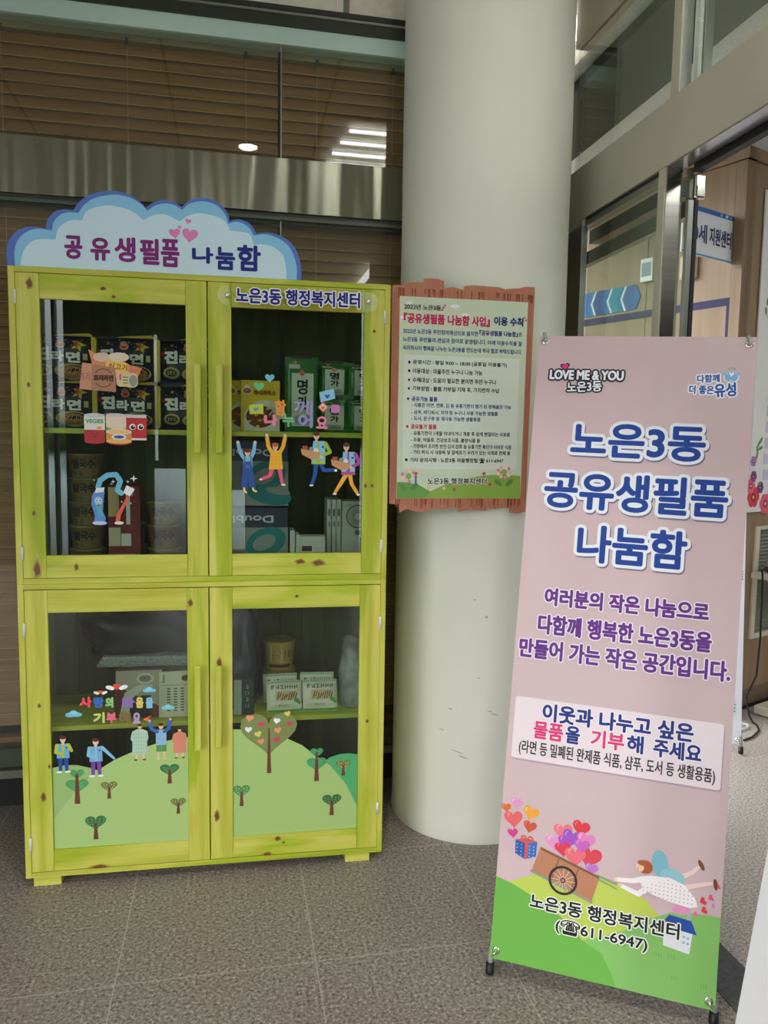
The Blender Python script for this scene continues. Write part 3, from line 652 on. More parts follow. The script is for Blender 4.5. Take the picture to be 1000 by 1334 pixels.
def f(a):
    a.poly([(.6523, .1205), (1.0692, .1205), (1.0692, .2), (1.029, .282), (.976, .348), (.924, .388), (.88, .425), (.82, .456), (.76, .476), (.719, .486), (.6523, .491)], (168, 199, 122), 1)
    a.poly([(1.0692, .19), (1.0692, .382), (1.04, .388), (1.01, .387), (.975, .377), (.955, .363), (.98, .32)], (84, 172, 112), 0)
sticker(dLR, 'hill_sticker', f)
tree('double', .161, .268, .383, .072, (86, 160, 96), dLL); tree('dots', .259, .279, .338, .052, (120, 124, 62), dLL); tree('text', .2155, .144, .226, .066, (66, 118, 72), dLL); tree('leaf', .449, .318, .386, .062, (58, 116, 70), dLL); tree('lines', .4755, .213, .268, .05, (122, 124, 74), dLL)
tree('green_dots', .6805, .225, .300, .056, (92, 146, 84), dLR); tree('double', .930, .296, .412, .068, (76, 160, 100), dLR); tree('dots', 1.021, .310, .366, .052, (124, 128, 66), dLR); tree('text', .9825, .172, .248, .066, (62, 112, 64), dLR)
def f(a):
    a.heart(.770, .465, .188, .152, (128, 142, 84), 3)
    a.poly([(.7635, .334), (.7785, .334), (.7725, .49), (.7685, .49)], (112, 66, 50), 5)
    for x, z, w, c in ((.707, .525, .026, (236, 150, 110)), (.746, .502, .022, (206, 72, 104)), (.796, .512, .023, (236, 240, 246)), (.832, .535, .021, (222, 206, 100)), (.838, .500, .02, (206, 76, 100)), (.703, .486, .023, (236, 240, 246)), (.735, .469, .023, (224, 210, 104)), (.800, .479, .024, (232, 150, 116)), (.745, .443, .022, (234, 150, 116)), (.795, .447, .022, (204, 66, 100))):
        a.heart(x, z, w, w * .92, c, 4, random.uniform(-15, 15))
sticker(dLR, 'heart_tree_sticker', f, 'sticker of a big heart shaped tree with coloured hearts')
def vest(x, zf, top, shirt, trous, vestc, hairc, armout=0):
    def f(a):
        hgt = top - zf; r = hgt * .085
        a.stroke([(x - r * .8, zf + hgt * .38), (x - r * .9, zf + hgt * .03)], r * 1.3, trous, 6, r); a.stroke([(x + r * .8, zf + hgt * .38), (x + r * 1.0, zf + hgt * .03)], r * 1.3, trous, 6, r)
        a.disc(x - r * 1.2, zf, r * .9, PW, 6, r * .35); a.disc(x + r * 1.3, zf, r * .9, PW, 6, r * .35)
        a.poly([(x - r * 1.9, zf + hgt * .38), (x + r * 1.9, zf + hgt * .38), (x + r * 1.7, zf + hgt * .78), (x - r * 1.7, zf + hgt * .78)], shirt, 7)
        a.poly([(x - r * 1.9, zf + hgt * .38), (x - r * .5, zf + hgt * .38), (x - r * .3, zf + hgt * .78), (x - r * 1.7, zf + hgt * .78)], vestc, 8); a.poly([(x + r * .5, zf + hgt * .38), (x + r * 1.9, zf + hgt * .38), (x + r * 1.7, zf + hgt * .78), (x + r * .3, zf + hgt * .78)], vestc, 8)
        a.stroke([(x - r * 1.8, zf + hgt * .74), (x - r * 2.2, zf + hgt * .55), (x - r * .4, zf + hgt * .5)], r * 1.1, shirt, 9, r * .8)
        if armout: a.stroke([(x + r * 1.8, zf + hgt * .74), (x + r * 3.4, zf + hgt * .6), (x + r * 5.2, zf + hgt * .44)], r * 1.1, shirt, 9, r * .7)
        else: a.stroke([(x + r * 1.6, zf + hgt * .74), (x + r * 2.5, zf + hgt * .58), (x + r * 1.6, zf + hgt * .7)], r * 1.1, shirt, 9, r * .9)
        a.heart(x + r * 1.1, zf + hgt * .66, r * .7, r * .7, (40, 70, 160), 9)
        a2 = zf + hgt * .9; a.rect(x - r * .4, x + r * .4, zf + hgt * .76, a2, SK, 8); a.disc(x, a2, r * .85, SK, 9, r); a.disc(x, a2 + r * .6, r * .95, hairc, 10, r * .6)
    return f
sticker(dLL, 'person_sticker', vest(.121, .377, .497, (190, 196, 62), (38, 84, 162), (104, 178, 214), HAIR), 'sticker of a person in a yellow and blue vest')
sticker(dLL, 'person_sticker', vest(.2205, .358, .484, (136, 196, 226), (124, 78, 160), (120, 180, 216), HAIR, 1), 'sticker of a person with purple trousers pointing right')
def gown(x, zf, top, c, c2, plaid):
    def f(a):
        h = top - zf
        for q in (-1, 1): a.stroke([(x + q * h * .09, zf + h * .2), (x + q * h * .09, zf + h * .03)], h * .05, SK, 6); a.disc(x + q * h * .11, zf + .002, h * .05, (90, 60, 50), 6, h * .022)
        a.poly([(x - h * .20, zf + h * .17), (x + h * .20, zf + h * .17), (x + h * .18, zf + h * .5), (x + h * .22, zf + h * .62), (x + h * .19, zf + h * .8), (x + h * .06, zf + h * .86), (x - h * .06, zf + h * .86), (x - h * .19, zf + h * .8), (x - h * .24, zf + h * .6), (x - h * .19, zf + h * .52)], c, 7)
        for k in range(6):
            q = -.16 + .064 * k; a.rect(x + q * h - .0004, x + q * h + .0004, zf + h * .18, zf + h * .8, c2, 8)
            if plaid: a.rect(x - h * .19, x + h * .19, zf + h * (.22 + .1 * k), zf + h * (.22 + .1 * k) + .0008, c2, 8)
        a.disc(x, zf + h * .93, h * .05, SK, 8, h * .065); a.disc(x, zf + h * .97, h * .06, HAIR, 9, h * .035)
    return f
sticker(dLL, 'person_sticker', gown(.357, .402, .524, (186, 214, 190), (120, 170, 150), True), 'sticker of a person in a pale green checked gown')
def f(a):
    a.stroke([(.389, .528), (.394, .505), (.412, .495)], .011, (58, 108, 186), 8); a.stroke([(.452, .530), (.448, .505), (.434, .495)], .011, (58, 108, 186), 8); a.disc(.388, .533, .004, SK, 9); a.disc(.453, .536, .004, SK, 9)
    a.rect(.407, .440, .448, .502, (146, 186, 222), 7, .006); a.rect(.408, .424, .428, .45, (84, 150, 84), 7); a.rect(.425, .440, .428, .45, (84, 150, 84), 7)
    for x in (.414, .433): a.stroke([(x, .428), (x, .408)], .006, SK, 6); a.disc(x, .404, .006, (206, 214, 150), 7, .003)
    a.disc(.4235, .512, .007, SK, 8, .009); a.disc(.4235, .519, .008, HAIR, 9, .005)
sticker(dLL, 'person_sticker', f, 'sticker of a person in blue with both arms raised and green shorts')
sticker(dLL, 'person_sticker', gown(.482, .402, .506, (226, 146, 122), (200, 100, 90), False), 'sticker of a person in a striped coral gown')
def f(a):
    row1 = (('사', .173, .212, (240, 84, 96)), ('랑', .216, .248, (58, 110, 190)), ('의', .252, .277, (150, 200, 130)), ('마', .304, .343, (150, 110, 196)), ('음', .346, .370, (228, 206, 110)), ('을', .376, .400, (140, 196, 228)))
    for i, (ch, x0, x1, c) in enumerate(row1): z = .585 - .002 * i; a.text(ch, x0, x1, z, z + .036, c, 2, .0022)
    row2 = (('기', .214, .250, (196, 214, 120)), ('부', .254, .286, (240, 110, 140)), ('해', .292, .330, (130, 108, 66)), ('요', .336, .360, (186, 160, 206)))
    for i, (ch, x0, x1, c) in enumerate(row2): z = .532 - .002 * i; a.text(ch, x0, x1, z, z + .036, c, 2, .0022)
    a.heart(.379, .537, .016, .014, (242, 120, 70), 2, 15); a.heart(.388, .546, .01, .009, (226, 70, 60), 2)
sticker(dLL, 'word_sticker', f)
for x, z, w in ((.238, .634, .03), (.288, .649, .048)):
    def f(a):
        a.heart(x, z, w * .5, w * .45, (236, 84, 66), 3)
        for q in (-1, 1): a.disc(x + q * w * .45, z - .001, w * .26, (236, 242, 246), 2, w * .14, rot=q * 15); a.disc(x + q * w * .3, z - .004, w * .16, (246, 248, 250), 2, w * .12)
    sticker(dLL, 'winged_heart_sticker', f)
for x, z, w in ((.388, .634, .04), (.155, .564, .05), (.446, .574, .04)):
    def f(a): a.disc(x - w * .2, z, w * .3, (118, 198, 226), 2, w * .16); a.disc(x + w * .22, z, w * .3, (118, 198, 226), 2, w * .14); a.disc(x, z + w * .08, w * .24, (140, 210, 234), 2, w * .2); a.disc(x, z - .001, w * .5, (118, 198, 226), 2, w * .05)
    sticker(dLL, 'cloud_sticker', f)

# ---- cloud sign standing on the cabinet
CS = empty('cloud_sign', CM @ Matrix.Translation((0, .005, 1.95)), 'blue and white cloud shaped sign standing on top of the green cabinet', 'sign')
def smooth(pts, n=4):
    out = []; N_ = len(pts)
    for i in range(N_ - 1):
        p0, p1, p2, p3 = pts[max(0, i - 1)], pts[i], pts[i + 1], pts[min(N_ - 1, i + 2)]
        sharp = lambda k: k in cusps
        for k in range(n):
            t = k / n
            q = []
            for d in (0, 1):
                m1 = 0 if sharp(i) else (p2[d] - p0[d]) / 2; m2 = 0 if sharp(i + 1) else (p3[d] - p1[d]) / 2
                if sharp(i): m1 = (p2[d] - p1[d])
                if sharp(i + 1): m2 = (p2[d] - p1[d])
                h00, h10, h01, h11 = 2 * t**3 - 3 * t**2 + 1, t**3 - 2 * t**2 + t, -2 * t**3 + 3 * t**2, t**3 - t**2
                q.append(h00 * p1[d] + h10 * m1 + h01 * p2[d] + h11 * m2)
            out.append(tuple(q))
    out.append(pts[-1]); return out
outer = [(-.003, 1.951), (-.003, 1.997), (.009, 2.031), (.033, 2.055), (.065, 2.067), (.109, 2.064), (.114, 2.090), (.135, 2.114), (.160, 2.123), (.188, 2.122), (.204, 2.146), (.231, 2.168), (.269, 2.181), (.309, 2.186), (.348, 2.178), (.380, 2.160), (.397, 2.142), (.420, 2.160), (.450, 2.169), (.479, 2.166), (.504, 2.152), (.525, 2.172), (.562, 2.183), (.599, 2.179), (.626, 2.162), (.643, 2.138), (.647, 2.118), (.673, 2.126), (.701, 2.119), (.720, 2.103), (.728, 2.086), (.767, 2.092), (.810, 2.081), (.842, 2.059), (.859, 2.029), (.869, 1.992), (.869, 1.951)]
cusps = {5, 9, 16, 20, 26, 30, 0, 36}
O1 = smooth(outer)
inner = [(.035, 1.9515), (.042, 1.989), (.060, 2.016), (.086, 2.031), (.136, 2.034), (.142, 2.06), (.158, 2.08), (.185, 2.093), (.212, 2.093), (.222, 2.115), (.245, 2.132), (.286, 2.142), (.330, 2.138), (.365, 2.125), (.390, 2.105), (.420, 2.122), (.456, 2.126), (.497, 2.108), (.525, 2.128), (.557, 2.136), (.603, 2.131), (.630, 2.12), (.642, 2.105), (.648, 2.090), (.69, 2.088), (.711, 2.080), (.720, 2.052), (.768, 2.053), (.806, 2.031), (.820, 1.997), (.823, 1.9515)]
cusps = {4, 8, 14, 17, 23, 26, 0, 30}
I1 = smooth(inner)
C_ = MB(); sh = lambda L: [(x, z - 1.95) for x, z in L]
C_.prism(sh(O1), .002, .012, ink((90, 122, 200)), ink((220, 226, 236))); C_.build('backing_board', CS)
mid = []
for (x, z) in O1:
    mid.append((.434 + (x - .434) * .958 + .004, max(1.951, 1.951 + (z - 1.951) * .955)))
a = Art(y=.0016, step=.0002); a.poly(sh(mid), (140, 202, 238), 0); a.build('blue_rim', CS)
a = Art(y=.0016, step=.0002); a.poly(sh(I1), (206, 233, 246), 2); a.build('cloud_face', CS)
a = Art(y=.0010, step=.0002); PU, NB = (128, 36, 120), (30, 44, 132)
for ch, x0, x1, z0, z1, c in (('공', .160, .212, 1.979, 2.048, PU), ('유', .234, .292, 1.978, 2.046, PU), ('생', .304, .366, 1.978, 2.052, PU), ('필', .378, .436, 1.974, 2.052, PU), ('품', .440, .496, 1.970, 2.054, PU), ('나', .533, .598, 1.986, 2.036, NB), ('눔', .604, .664, 1.970, 2.040, NB), ('함', .670, .743, 1.970, 2.050, NB)):
    a.text(ch, x0, x1, z0 - 1.95, z1 - 1.95, c, 4, .0028)
a.build('title_lettering', CS)
a = Art(y=.0010, step=.0002)
for x, z, w, r in ((.482, 2.070, .034, 8), (.527, 2.066, .048, -5), (.497, 2.090, .012, 0), (.522, 2.109, .018, -12)): a.heart(x, z - 1.95, w, w * .92, (228, 138, 190), 4, r)
a.build('heart_print', CS)
for x in (.2, .62):
    mb = MB(); mb.box(x, x + .06, .012, .09, .001, .006, grey_plastic); mb.box(x, x + .06, .012, .016, .006, .08, grey_plastic); mb.build('stand_bracket', CS)

# ================================================================== CABINET CONTENTS
def at(u, v, z, rz=0): return CM @ Matrix.Translation((u, v, z)) @ Matrix.Rotation(math.radians(rz), 4, 'Z')
def bag_mesh(w, h, t, M, Mend=None, n=14, seal=.012, wob=.0):
    """pillow pack standing in XZ, centred on x, base at z 0; returns MB and the front surface function"""
    def bulge(x, z):
        u, q = min(1, abs(2 * x / w)), min(1, abs(2 * (z - h / 2) / (h - 2 * seal)))
        return t / 2 * max(0, 1 - u ** 4) ** .6 * max(0, 1 - q ** 4) ** .6 + wob * math.sin(31 * x + 3) * math.sin(40 * z)
    mb = MB()
    for sgn in (-1, 1):
        vs = [(-w / 2 + w * i / n, sgn * (bulge(-w / 2 + w * i / n, h * j / n) + .0004), h * j / n) for j in range(n + 1) for i in range(n + 1)]
        fs = [(j * (n + 1) + i, j * (n + 1) + i + 1, (j + 1) * (n + 1) + i + 1, (j + 1) * (n + 1) + i) for j in range(n) for i in range(n)]
        if sgn > 0: fs = [f_[::-1] for f_ in fs]
        mb.raw(vs, fs, M, True)
    return mb, lambda x, z: -bulge(x, z) - .0004
film_navy = mat('navy_wrap', (28, 32, 56), .28, spec=.6); film_yel = mat('yellow_wrap', (214, 190, 44), .3, spec=.6)
GRP = 'noodle multipacks on the upper shelf'
def noodle_pack(u, v, z, label, rz=0):
    mw = at(u, v, z, rz); t = empty('noodle_pack', mw, label, 'noodle pack', GRP)
    if noodle_pack.src:
        for ch in noodle_pack.src.children: copy_tree(ch, t)
        return t
    noodle_pack.src = t
    w, h = .185, .146; mb, sf = bag_mesh(w, h, .10, film_navy)
    mb.build('wrapper', t)
    mb = MB()
    for q in (-1, 1):
        mb.prism([(q * w / 2 - .004, .004), (q * w / 2 + .004, .01), (q * w / 2 + .004, h - .01), (q * w / 2 - .004, h - .004)], -.03, .03, film_yel)
    mb.prism([(-.03, h - .002), (.09, h - .002), (.08, h + .008), (.0, h + .003)], -.01, -.006, film_yel)
    mb.build('end_fold', t)
    a = Art(y=-.0035, step=.002, surf=sf)
    a.text('진', -.074, -.030, .062, .104, PW, 2, .003, (.003, (16, 18, 40))); a.text('라', -.026, .012, .058, .092, PW, 2, .002, (.003, (16, 18, 40))); a.text('면', .018, .060, .056, .090, PW, 2, .002, (.003, (16, 18, 40)))
    a.build('brand_lettering', t)
    a = Art(y=-.0022, step=.0005, surf=sf)
    def star(cx, cz, r, M, l): a.poly([(cx + (r if k % 2 == 0 else r * .42) * math.sin(PI * k / 5 + .3), cz + (r if k % 2 == 0 else r * .42) * math.cos(PI * k / 5 + .3)) for k in range(10)], M, l)
    star(.052, .113, .024, (226, 196, 56), 0); star(.046, .114, .013, (196, 70, 50), 1); star(-.05, .122, .007, (226, 206, 90), 0); star(.012, .128, .005, (226, 206, 90), 0)
    for k in range(16): a.disc(random.uniform(-.085, .085), random.uniform(.1, .138), random.uniform(.0008, .0018), PW, 0, n=6)
    a.disc(.0, .112, .014, (232, 150, 136), 1, .011); a.disc(-.004, .124, .010, (238, 178, 160), 1, .007); a.disc(0, .110, .008, (196, 60, 56), 2, .004)
    a.disc(.03, .030, .05, (206, 190, 150), 0, .024); a.disc(.03, .030, .040, (196, 140, 84), 1, .017)
    for k in range(10): a.stroke([(.002 + .006 * k, .022 + .004 * math.sin(k * 2)), (.008 + .006 * k, .034 + .005 * math.cos(k * 3))], .0022, (228, 190, 116), 2)
    a.disc(-.052, .034, .026, (186, 182, 130), 0, .018); a.disc(-.052, .034, .018, (66, 56, 36), 1, .011); a.scribble(-.066, -.038, .029, .039, (236, 226, 150), 3)
    a.rect(.066, .078, .066, .086, (206, 200, 160), 1); a.disc(-.08, .094, .006, (206, 60, 60), 1)
    a.build('front_print', t)
    return t
noodle_pack.src = None
for cx, tx in ((.125, 'left'), (.317, 'middle'), (.512, 'right')):
    for k in (0, 1):
        noodle_pack(cx, .125, 1.4722 + k * .148, 'navy noodle multipack, %s of the %s pile on the upper left shelf' % (('bottom', 'top')[k], tx), (1, -1)[k] if tx == 'middle' else 0)

# bowls of cup rice
def bowl(mw, h, r, label, group, kind):
    t = empty('rice_bowl' if kind == 'dark' else 'cup_bowl', mw, label, 'instant food bowl', group)
    key = kind
    if key in bowl.src:
        for ch in bowl.src[key].children: copy_tree(ch, t)
        return t
    bowl.src[key] = t
    body = simple_noise('bowl_paper_' + kind, *(((96, 74, 46), (120, 98, 62)) if kind == 'dark' else ((196, 164, 84), (206, 178, 104))), 12, .45)
    mb = MB(); mb.lathe([(0, .001), (r * .78, .001), (r * .8, .004), (r * .97, h - .008), (r, h - .006), (r, h - .002)], body, n=40); mb.build('bowl_body', t)
    lid = mat('bowl_lid_' + kind, (150, 140, 100) if kind == 'dark' else (184, 160, 96), .35)
    mb = MB(); mb.lathe([(r, h - .002), (r * 1.01, h - .001), (r * .98, h), (0, h)], lid, n=40); mb.build('lid', t)
    def sf(x, z): rr = r * (.8 + .17 * z / h) + .0006; return -math.sqrt(max(1e-6, rr * rr - x * x))
    a = Art(y=-.0004, step=.0004, surf=sf)
    if kind == 'dark':
        a.text('쌀국수', -.036, .034, h * .40, h * .82, (22, 20, 16), 2, .0012); a.disc(.028, h * .3, .012, (150, 120, 60), 1, .01); a.rect(-.03, -.005, h * .12, h * .3, (60, 70, 40), 1)
    else:
        a.rect(-.032, .008, h * .3, h * .88, (222, 210, 170), 1)
        for k in range(6): a.rect(-.029, .005 - .004 * (k % 3), h * (.36 + .08 * k), h * (.39 + .08 * k), (120, 100, 70), 2)
        a.scribble(.014, .036, h * .4, h * .7, (130, 50, 30), 2); a.grid(-.036, .036, h * .1, h * .22, ink((120, 50, 40)), 1)
    a.build('side_print', t)
    return t
bowl.src = {}
for k in range(5): bowl(at(.186, .125, 1.0065 + k * .0768), .0765, .056, 'dark rice noodle bowl, %s in the stack of five at the left' % ('lowest', 'second from bottom', 'third', 'fourth', 'topmost')[k], 'dark bowls in the upper cabinet', 'dark')
for k in range(2): bowl(at(.308, .19, 1.0065 + k * .0768), .0765, .056, 'dark rice noodle bowl, %s of two behind the toothbrush sticker' % ('lower', 'upper')[k], 'dark bowls in the upper cabinet', 'dark')
for k in range(3): bowl(at(.430, .125, 1.0065 + k * .0768), .0765, .056, 'dark rice noodle bowl, %s of three behind the left door stile' % ('lowest', 'middle', 'top')[k], 'dark bowls in the upper cabinet', 'dark')
t = empty('sweet_box', at(.308, .10, 1.0065, 3), 'tall red and cream carton between the rice noodle bowls', 'carton')
mb = MB(); mb.box(-.05, .05, -.03, .03, 0, .285, ink((120, 36, 40)), .002); mb.build('carton_body', t)
a = Art(y=-.0306); a.rect(-.048, -.016, .185, .28, (214, 190, 140)); a.rect(.006, .018, .16, .28, (224, 220, 214)); a.rect(-.048, -.012, .09, .15, (190, 180, 160)); a.rect(-.01, .02, .09, .13, (206, 206, 200)); a.rect(-.048, .03, .06, .064, (220, 216, 206)); a.rect(-.048, .03, .04, .044, (220, 216, 206)); a.build('front_print', t)
# curry boxes
def curry(u, v, rz, label):
    t = empty('curry_box', at(u, v, 1.4722, rz), label, 'food carton', 'yellow curry cartons')
    mb = MB(); mb.box(-.063, .063, -.012, .012, 0, .165, ink((226, 196, 40), .35), .0015); mb.build('carton_body', t)
    a = Art(y=-.0125); YL = (232, 206, 44)
    a.text('하이라이스', -.022, .050, .116, .134, (150, 60, 30), 3, .001); a.disc(-.042, .132, .016, (236, 226, 206), 2, .011); a.disc(-.042, .142, .008, (236, 226, 206), 2, .008); a.disc(-.042, .131, .013, (150, 40, 36), 3, .008); a.text('오뚜기', -.05, -.034, .128, .135, PW, 4)
    a.disc(.016, .042, .068, (226, 220, 206), 0, .060, 32, 0, 0, 180); a.rect(-.052, .0625, .001, .044, (226, 220, 206), 0)
    a.disc(.0, .048, .046, (120, 66, 30), 1, .036)
    for k in range(16):
        q = 2 * PI * k / 16; rr = .012 + .02 * (k % 3) / 2; a.disc(rr * 1.3 * math.cos(q * 2.3), .048 + rr * math.sin(q * 2.3), .006, ((216, 160, 60), (160, 84, 40), (226, 196, 120))[k % 3], 2, .004, 10)
    a.stroke([(.03, .055), (.058, .085)], .006, (206, 206, 200), 3, .003)
    a.build('front_print', t)
curry(.742, .072, 0, 'yellow curry rice carton facing front beside the green seaweed packs')
curry(.690, .098, 0, 'yellow curry rice carton half hidden at the left of another')
# seaweed packs
def seaweed(u, v, z, w, h, rz, label, tilt=0):
    mw = at(u, v, z, rz) @ Matrix.Rotation(math.radians(tilt), 4, 'X'); t = empty('seaweed_pack', mw, label, 'seaweed pack', 'green seaweed packs')
    gm = mat('green_foil_pack', (44, 112, 52), .25, spec=.6)
    mb, sf = bag_mesh(w, h, .03, gm, wob=.0008); mb.build('wrapper', t)
    mb = MB(); mb.box(-w * .32, w * .32, -.004, .004, h - .006, h + .004, mat('dark_tray', (24, 34, 26), .4)); mb.build('top_seal', t)
    a = Art(y=-.001, step=.0004, surf=sf)
    a.grid(-w * .30, w * .36, h * .08, h * .78, ink((206, 214, 198), .3), 0); a.text('명', -w * .14, w * .18, h * .50, h * .70, BLK, 3, .0012); a.text('가', -w * .12, w * .18, h * .30, h * .48, BLK, 3, .0012)
    a.grid(-w * .2, w * .26, h * .1, h * .22, ink((170, 178, 200)), 1); a.scribble(-w * .1, w * .16, h * .12, h * .19, (60, 70, 110), 3)
    a.poly([(-.01, h * .78), (0, h * .84), (.012, h * .78), (0, h * .73)], (206, 120, 100), 2); a.rect(-w * .38, -w * .05, h * .84, h * .90, (196, 206, 190), 1); a.disc(-w * .2, h * .93, .006, (226, 140, 60), 1)
    a.build('front_print', t)
seaweed(.875, .065, 1.4722, .108, .245, 1, 'largest green seaweed pack, at the front beside the curry carton')
for u, k, w in ((.984, 0, 'bottom of the two right of the largest'), (.984, 1, 'top of the two right of the largest'), (1.0835, 0, 'bottom of the two at the cabinet side'), (1.0835, 1, 'top of the two at the cabinet side')):
    seaweed(u, .10, 1.4722 + k * .118, .098, .117, 0, 'small green seaweed pack, ' + w)
# paper reams
def ream(z, label):
    t = empty('paper_ream', at(.700, .10, z), label, 'paper ream', 'wrapped paper reams')
    if ream.src:
        for ch in ream.src.children: copy_tree(ch, t)
        return t
    ream.src = t
    H = .218; nv = mat('dark_navy_wrap', (26, 34, 62), .3, spec=.5); mb = MB(); mb.box(-.135, .135, -.045, .045, 0, H, nv, .006, seg=3); mb.build('wrapped_paper', t)
    a = Art(y=-.0455, step=.0004); TE, GR = (34, 118, 128), (136, 142, 140)
    a.rect(-.128, .133, .004, .150, GR, 0); a.text('Double', -.075, .085, .166, .190, (190, 196, 206), 2, .001, flip=True)
    a.poly([(-.128, .004), (-.07, .004), (-.09, .150), (-.128, .150)], TE, 1); a.disc(.06, .100, .068, TE, 1, .048, 28, 25); a.disc(.055, .10, .040, GR, 2, .024, 24, 25); a.disc(.07, .04, .075, TE, 1, .032, 24, -12); a.disc(.10, .052, .04, GR, 2, .012, 20, -10)
    a.build('front_print', t)
ream.src = None
ream(1.0065, 'navy wrapped paper ream at the bottom of two behind the dancing people stickers'); ream(1.2255, 'navy wrapped paper ream on top of another behind the dancing people stickers')
# small boxes at the bottom right of the upper cabinet
def carton(name, mw, sx, sy, sz, M, label, cat, group, fn=None):
    t = empty(name, mw, label, cat, group); mb = MB(); mb.box(-sx / 2, sx / 2, -sy / 2, sy / 2, 0, sz, M, .0015); mb.build('carton_body', t)
    if fn: a = Art(y=-sy / 2 - .0005); fn(a); a.build('front_print', t)
    return t
wb = mat('white_card', (186, 188, 184), .45)
def f(a): a.rect(-.038, .005, .05, .092, (206, 204, 200)); a.rect(-.034, .0, .072, .09, (96, 50, 70), 1); a.rect(-.034, -.002, .064, .068, (150, 90, 110), 1); a.disc(.022, .05, .009, (70, 70, 76), 1, .018); a.rect(.012, .036, .01, .03, (60, 60, 66), 1)
carton('device_box', at(.912, .065, 1.0065), .088, .05, .122, wb, 'low white device box with a small product picture', 'box', None, f)
carton('slim_box', at(.847, .08, 1.0065), .016, .09, .142, wb, 'thin white box standing at the right of the paper reams', 'box', 'thin white boxes')
carton('slim_box', at(.8645, .075, 1.0065), .012, .08, .128, wb, 'thin white box between another thin box and the low device box', 'box', 'thin white boxes')
def sp(a): a.disc(0, .16, .004, (90, 90, 90), 1, .014); a.disc(0, .12, .003, (110, 110, 110), 1, .01)
for i, u in enumerate((.974, .9905, 1.007)):
    carton('upright_box', at(u, .16, 1.0422), .0145, .12, .205, wb, 'tall slim white box, %s of the three left of the fan box' % ('left', 'middle', 'right')[i], 'box', 'tall slim white boxes', sp)
def f(a):
    for k in range(30):
        q = 2 * PI * k / 30; a.stroke([(.012 + .012 * math.cos(q), .145 + .012 * math.sin(q)), (.012 + .036 * math.cos(q + .35), .145 + .036 * math.sin(q + .35))], .0016, (120, 116, 104), 2)
    a.ring(.012, .145, .037, .041, (96, 94, 88), 2); a.disc(.012, .145, .012, (206, 202, 190), 3); a.rect(-.012, .034, .06, .105, (196, 196, 190), 1, .01); a.disc(.012, .09, .01, (110, 110, 108), 2); a.scribble(-.035, -.01, .18, .188, (110, 110, 108), 4)
carton('fan_box', at(1.062, .155, 1.0422), .09, .09, .198, wb, 'white box with a picture of a handheld fan', 'box', None, f)
for i, u in enumerate((1.0005, 1.063)):
    t = carton('orange_box', at(u, .155, 1.0065), .058, .17, .0352, ink((218, 160, 50)), 'flat orange box, %s of the two under the fan box' % ('left', 'right')[i], 'box', 'flat orange boxes', lambda a: a.rect(-.024, .024, .006, .014, (236, 206, 130)))
carton('black_box', at(1.098, .05, 1.0065), .045, .04, .115, ink((24, 24, 26)), 'small black box at the right end of the middle compartment', 'box', None)

# lower cabinet: bags, papers, books
def lump(name, mw, sx, sy, sz, M, label, cat, seed, group=None, rough=.18, flat=.5):
    rnd = random.Random(seed); bm = bmesh.new(); bmesh.ops.create_icosphere(bm, subdivisions=4, radius=1)
    ph = [(rnd.uniform(2, 7), rnd.uniform(2, 7), rnd.uniform(2, 7), rnd.uniform(0, 6)) for _ in range(6)]
    for v_ in bm.verts:
        p_ = v_.co.copy(); d = 1 + rough * sum(math.sin(a_ * p_.x + b_ * p_.y + c_ * p_.z + e_) for a_, b_, c_, e_ in ph) / 3
        d += rough * .35 * abs(math.sin(ph[0][0] * 3 * p_.x + ph[1][1] * 4 * p_.z + ph[2][2] * p_.y)) 
        q = p_ * d; q = Vector([math.copysign(abs(c) ** .8, c) for c in q])
        if q.z < -flat: q.z = -flat
        v_.co = Vector((q.x * sx, q.y * sy, (q.z + flat) / (1 + flat) * sz))
    mb = MB(); mb.bm(bm, M, smooth=True); o = mb.build(name, None, mw); return tag(o, label, cat, group)
poly_black = mat('black_polythene', (22, 24, 28), .34, spec=.35)
lump('plastic_bag', at(.335, .24, .7115), .18, .085, .15, poly_black, 'crumpled black plastic bag lying on the folded papers', 'bag', 3)
lump('dark_bag', at(.680, .22, .5195), .06, .09, .335, mat('navy_polythene', (30, 36, 56), .25, spec=.6), 'dark navy plastic bag standing behind the green book', 'bag', 8)
t = empty('newspaper', at(.365, .235, .675, -2), 'grey folded newspaper stack under the black plastic bag', 'newspaper')
pap = simple_noise('newsprint', (140, 146, 148), (176, 180, 178), 90, .7)
for k in range(3):
    mb = MB(); mb.box(-.16 + .008 * k, .15 - .004 * k, -.10, .10, .0 + .012 * k, .0115 + .012 * k, pap, .004, seg=3); mb.build('folded_sheet', t)
a = Art(y=-.1005)
for k in range(60):
    a.rect(-.155 + .005 * k, -.1535 + .005 * k, .003, .009, (80, 84, 88))
    if k > 2: a.rect(-.155 + .005 * k, -.1535 + .005 * k, .015, .021, (90, 94, 98))
a.build('newsprint_edge', t)
t = empty('cardboard_box', at(.375, .24, .5195), 'brown cardboard box holding up the newspapers', 'box'); mb = MB(); mb.box(-.11, .13, -.08, .08, 0, .155, simple_noise('cardboard', (92, 74, 56), (106, 86, 66), 20, .7), .002); mb.build('carton_body', t)
def book(mw, w, h, th, cover, label, fn):
    t = empty('book', mw, label, 'book'); mb = MB(); mb.box(-w / 2, w / 2, -th / 2, -th / 2 + .0015, 0, h, cover); mb.box(-w / 2, w / 2, th / 2 - .0015, th / 2, 0, h, cover); mb.box(-w / 2, -w / 2 + .0015, -th / 2, th / 2, 0, h, cover); mb.build('cover', t)
    mb = MB(); mb.box(-w / 2 + .002, w / 2 - .002, -th / 2 + .0016, th / 2 - .0016, .002, h - .002, ink((214, 208, 190))); mb.build('pages', t)
    a = Art(y=-th / 2 - .0005); fn(a); a.build('cover_print', t)
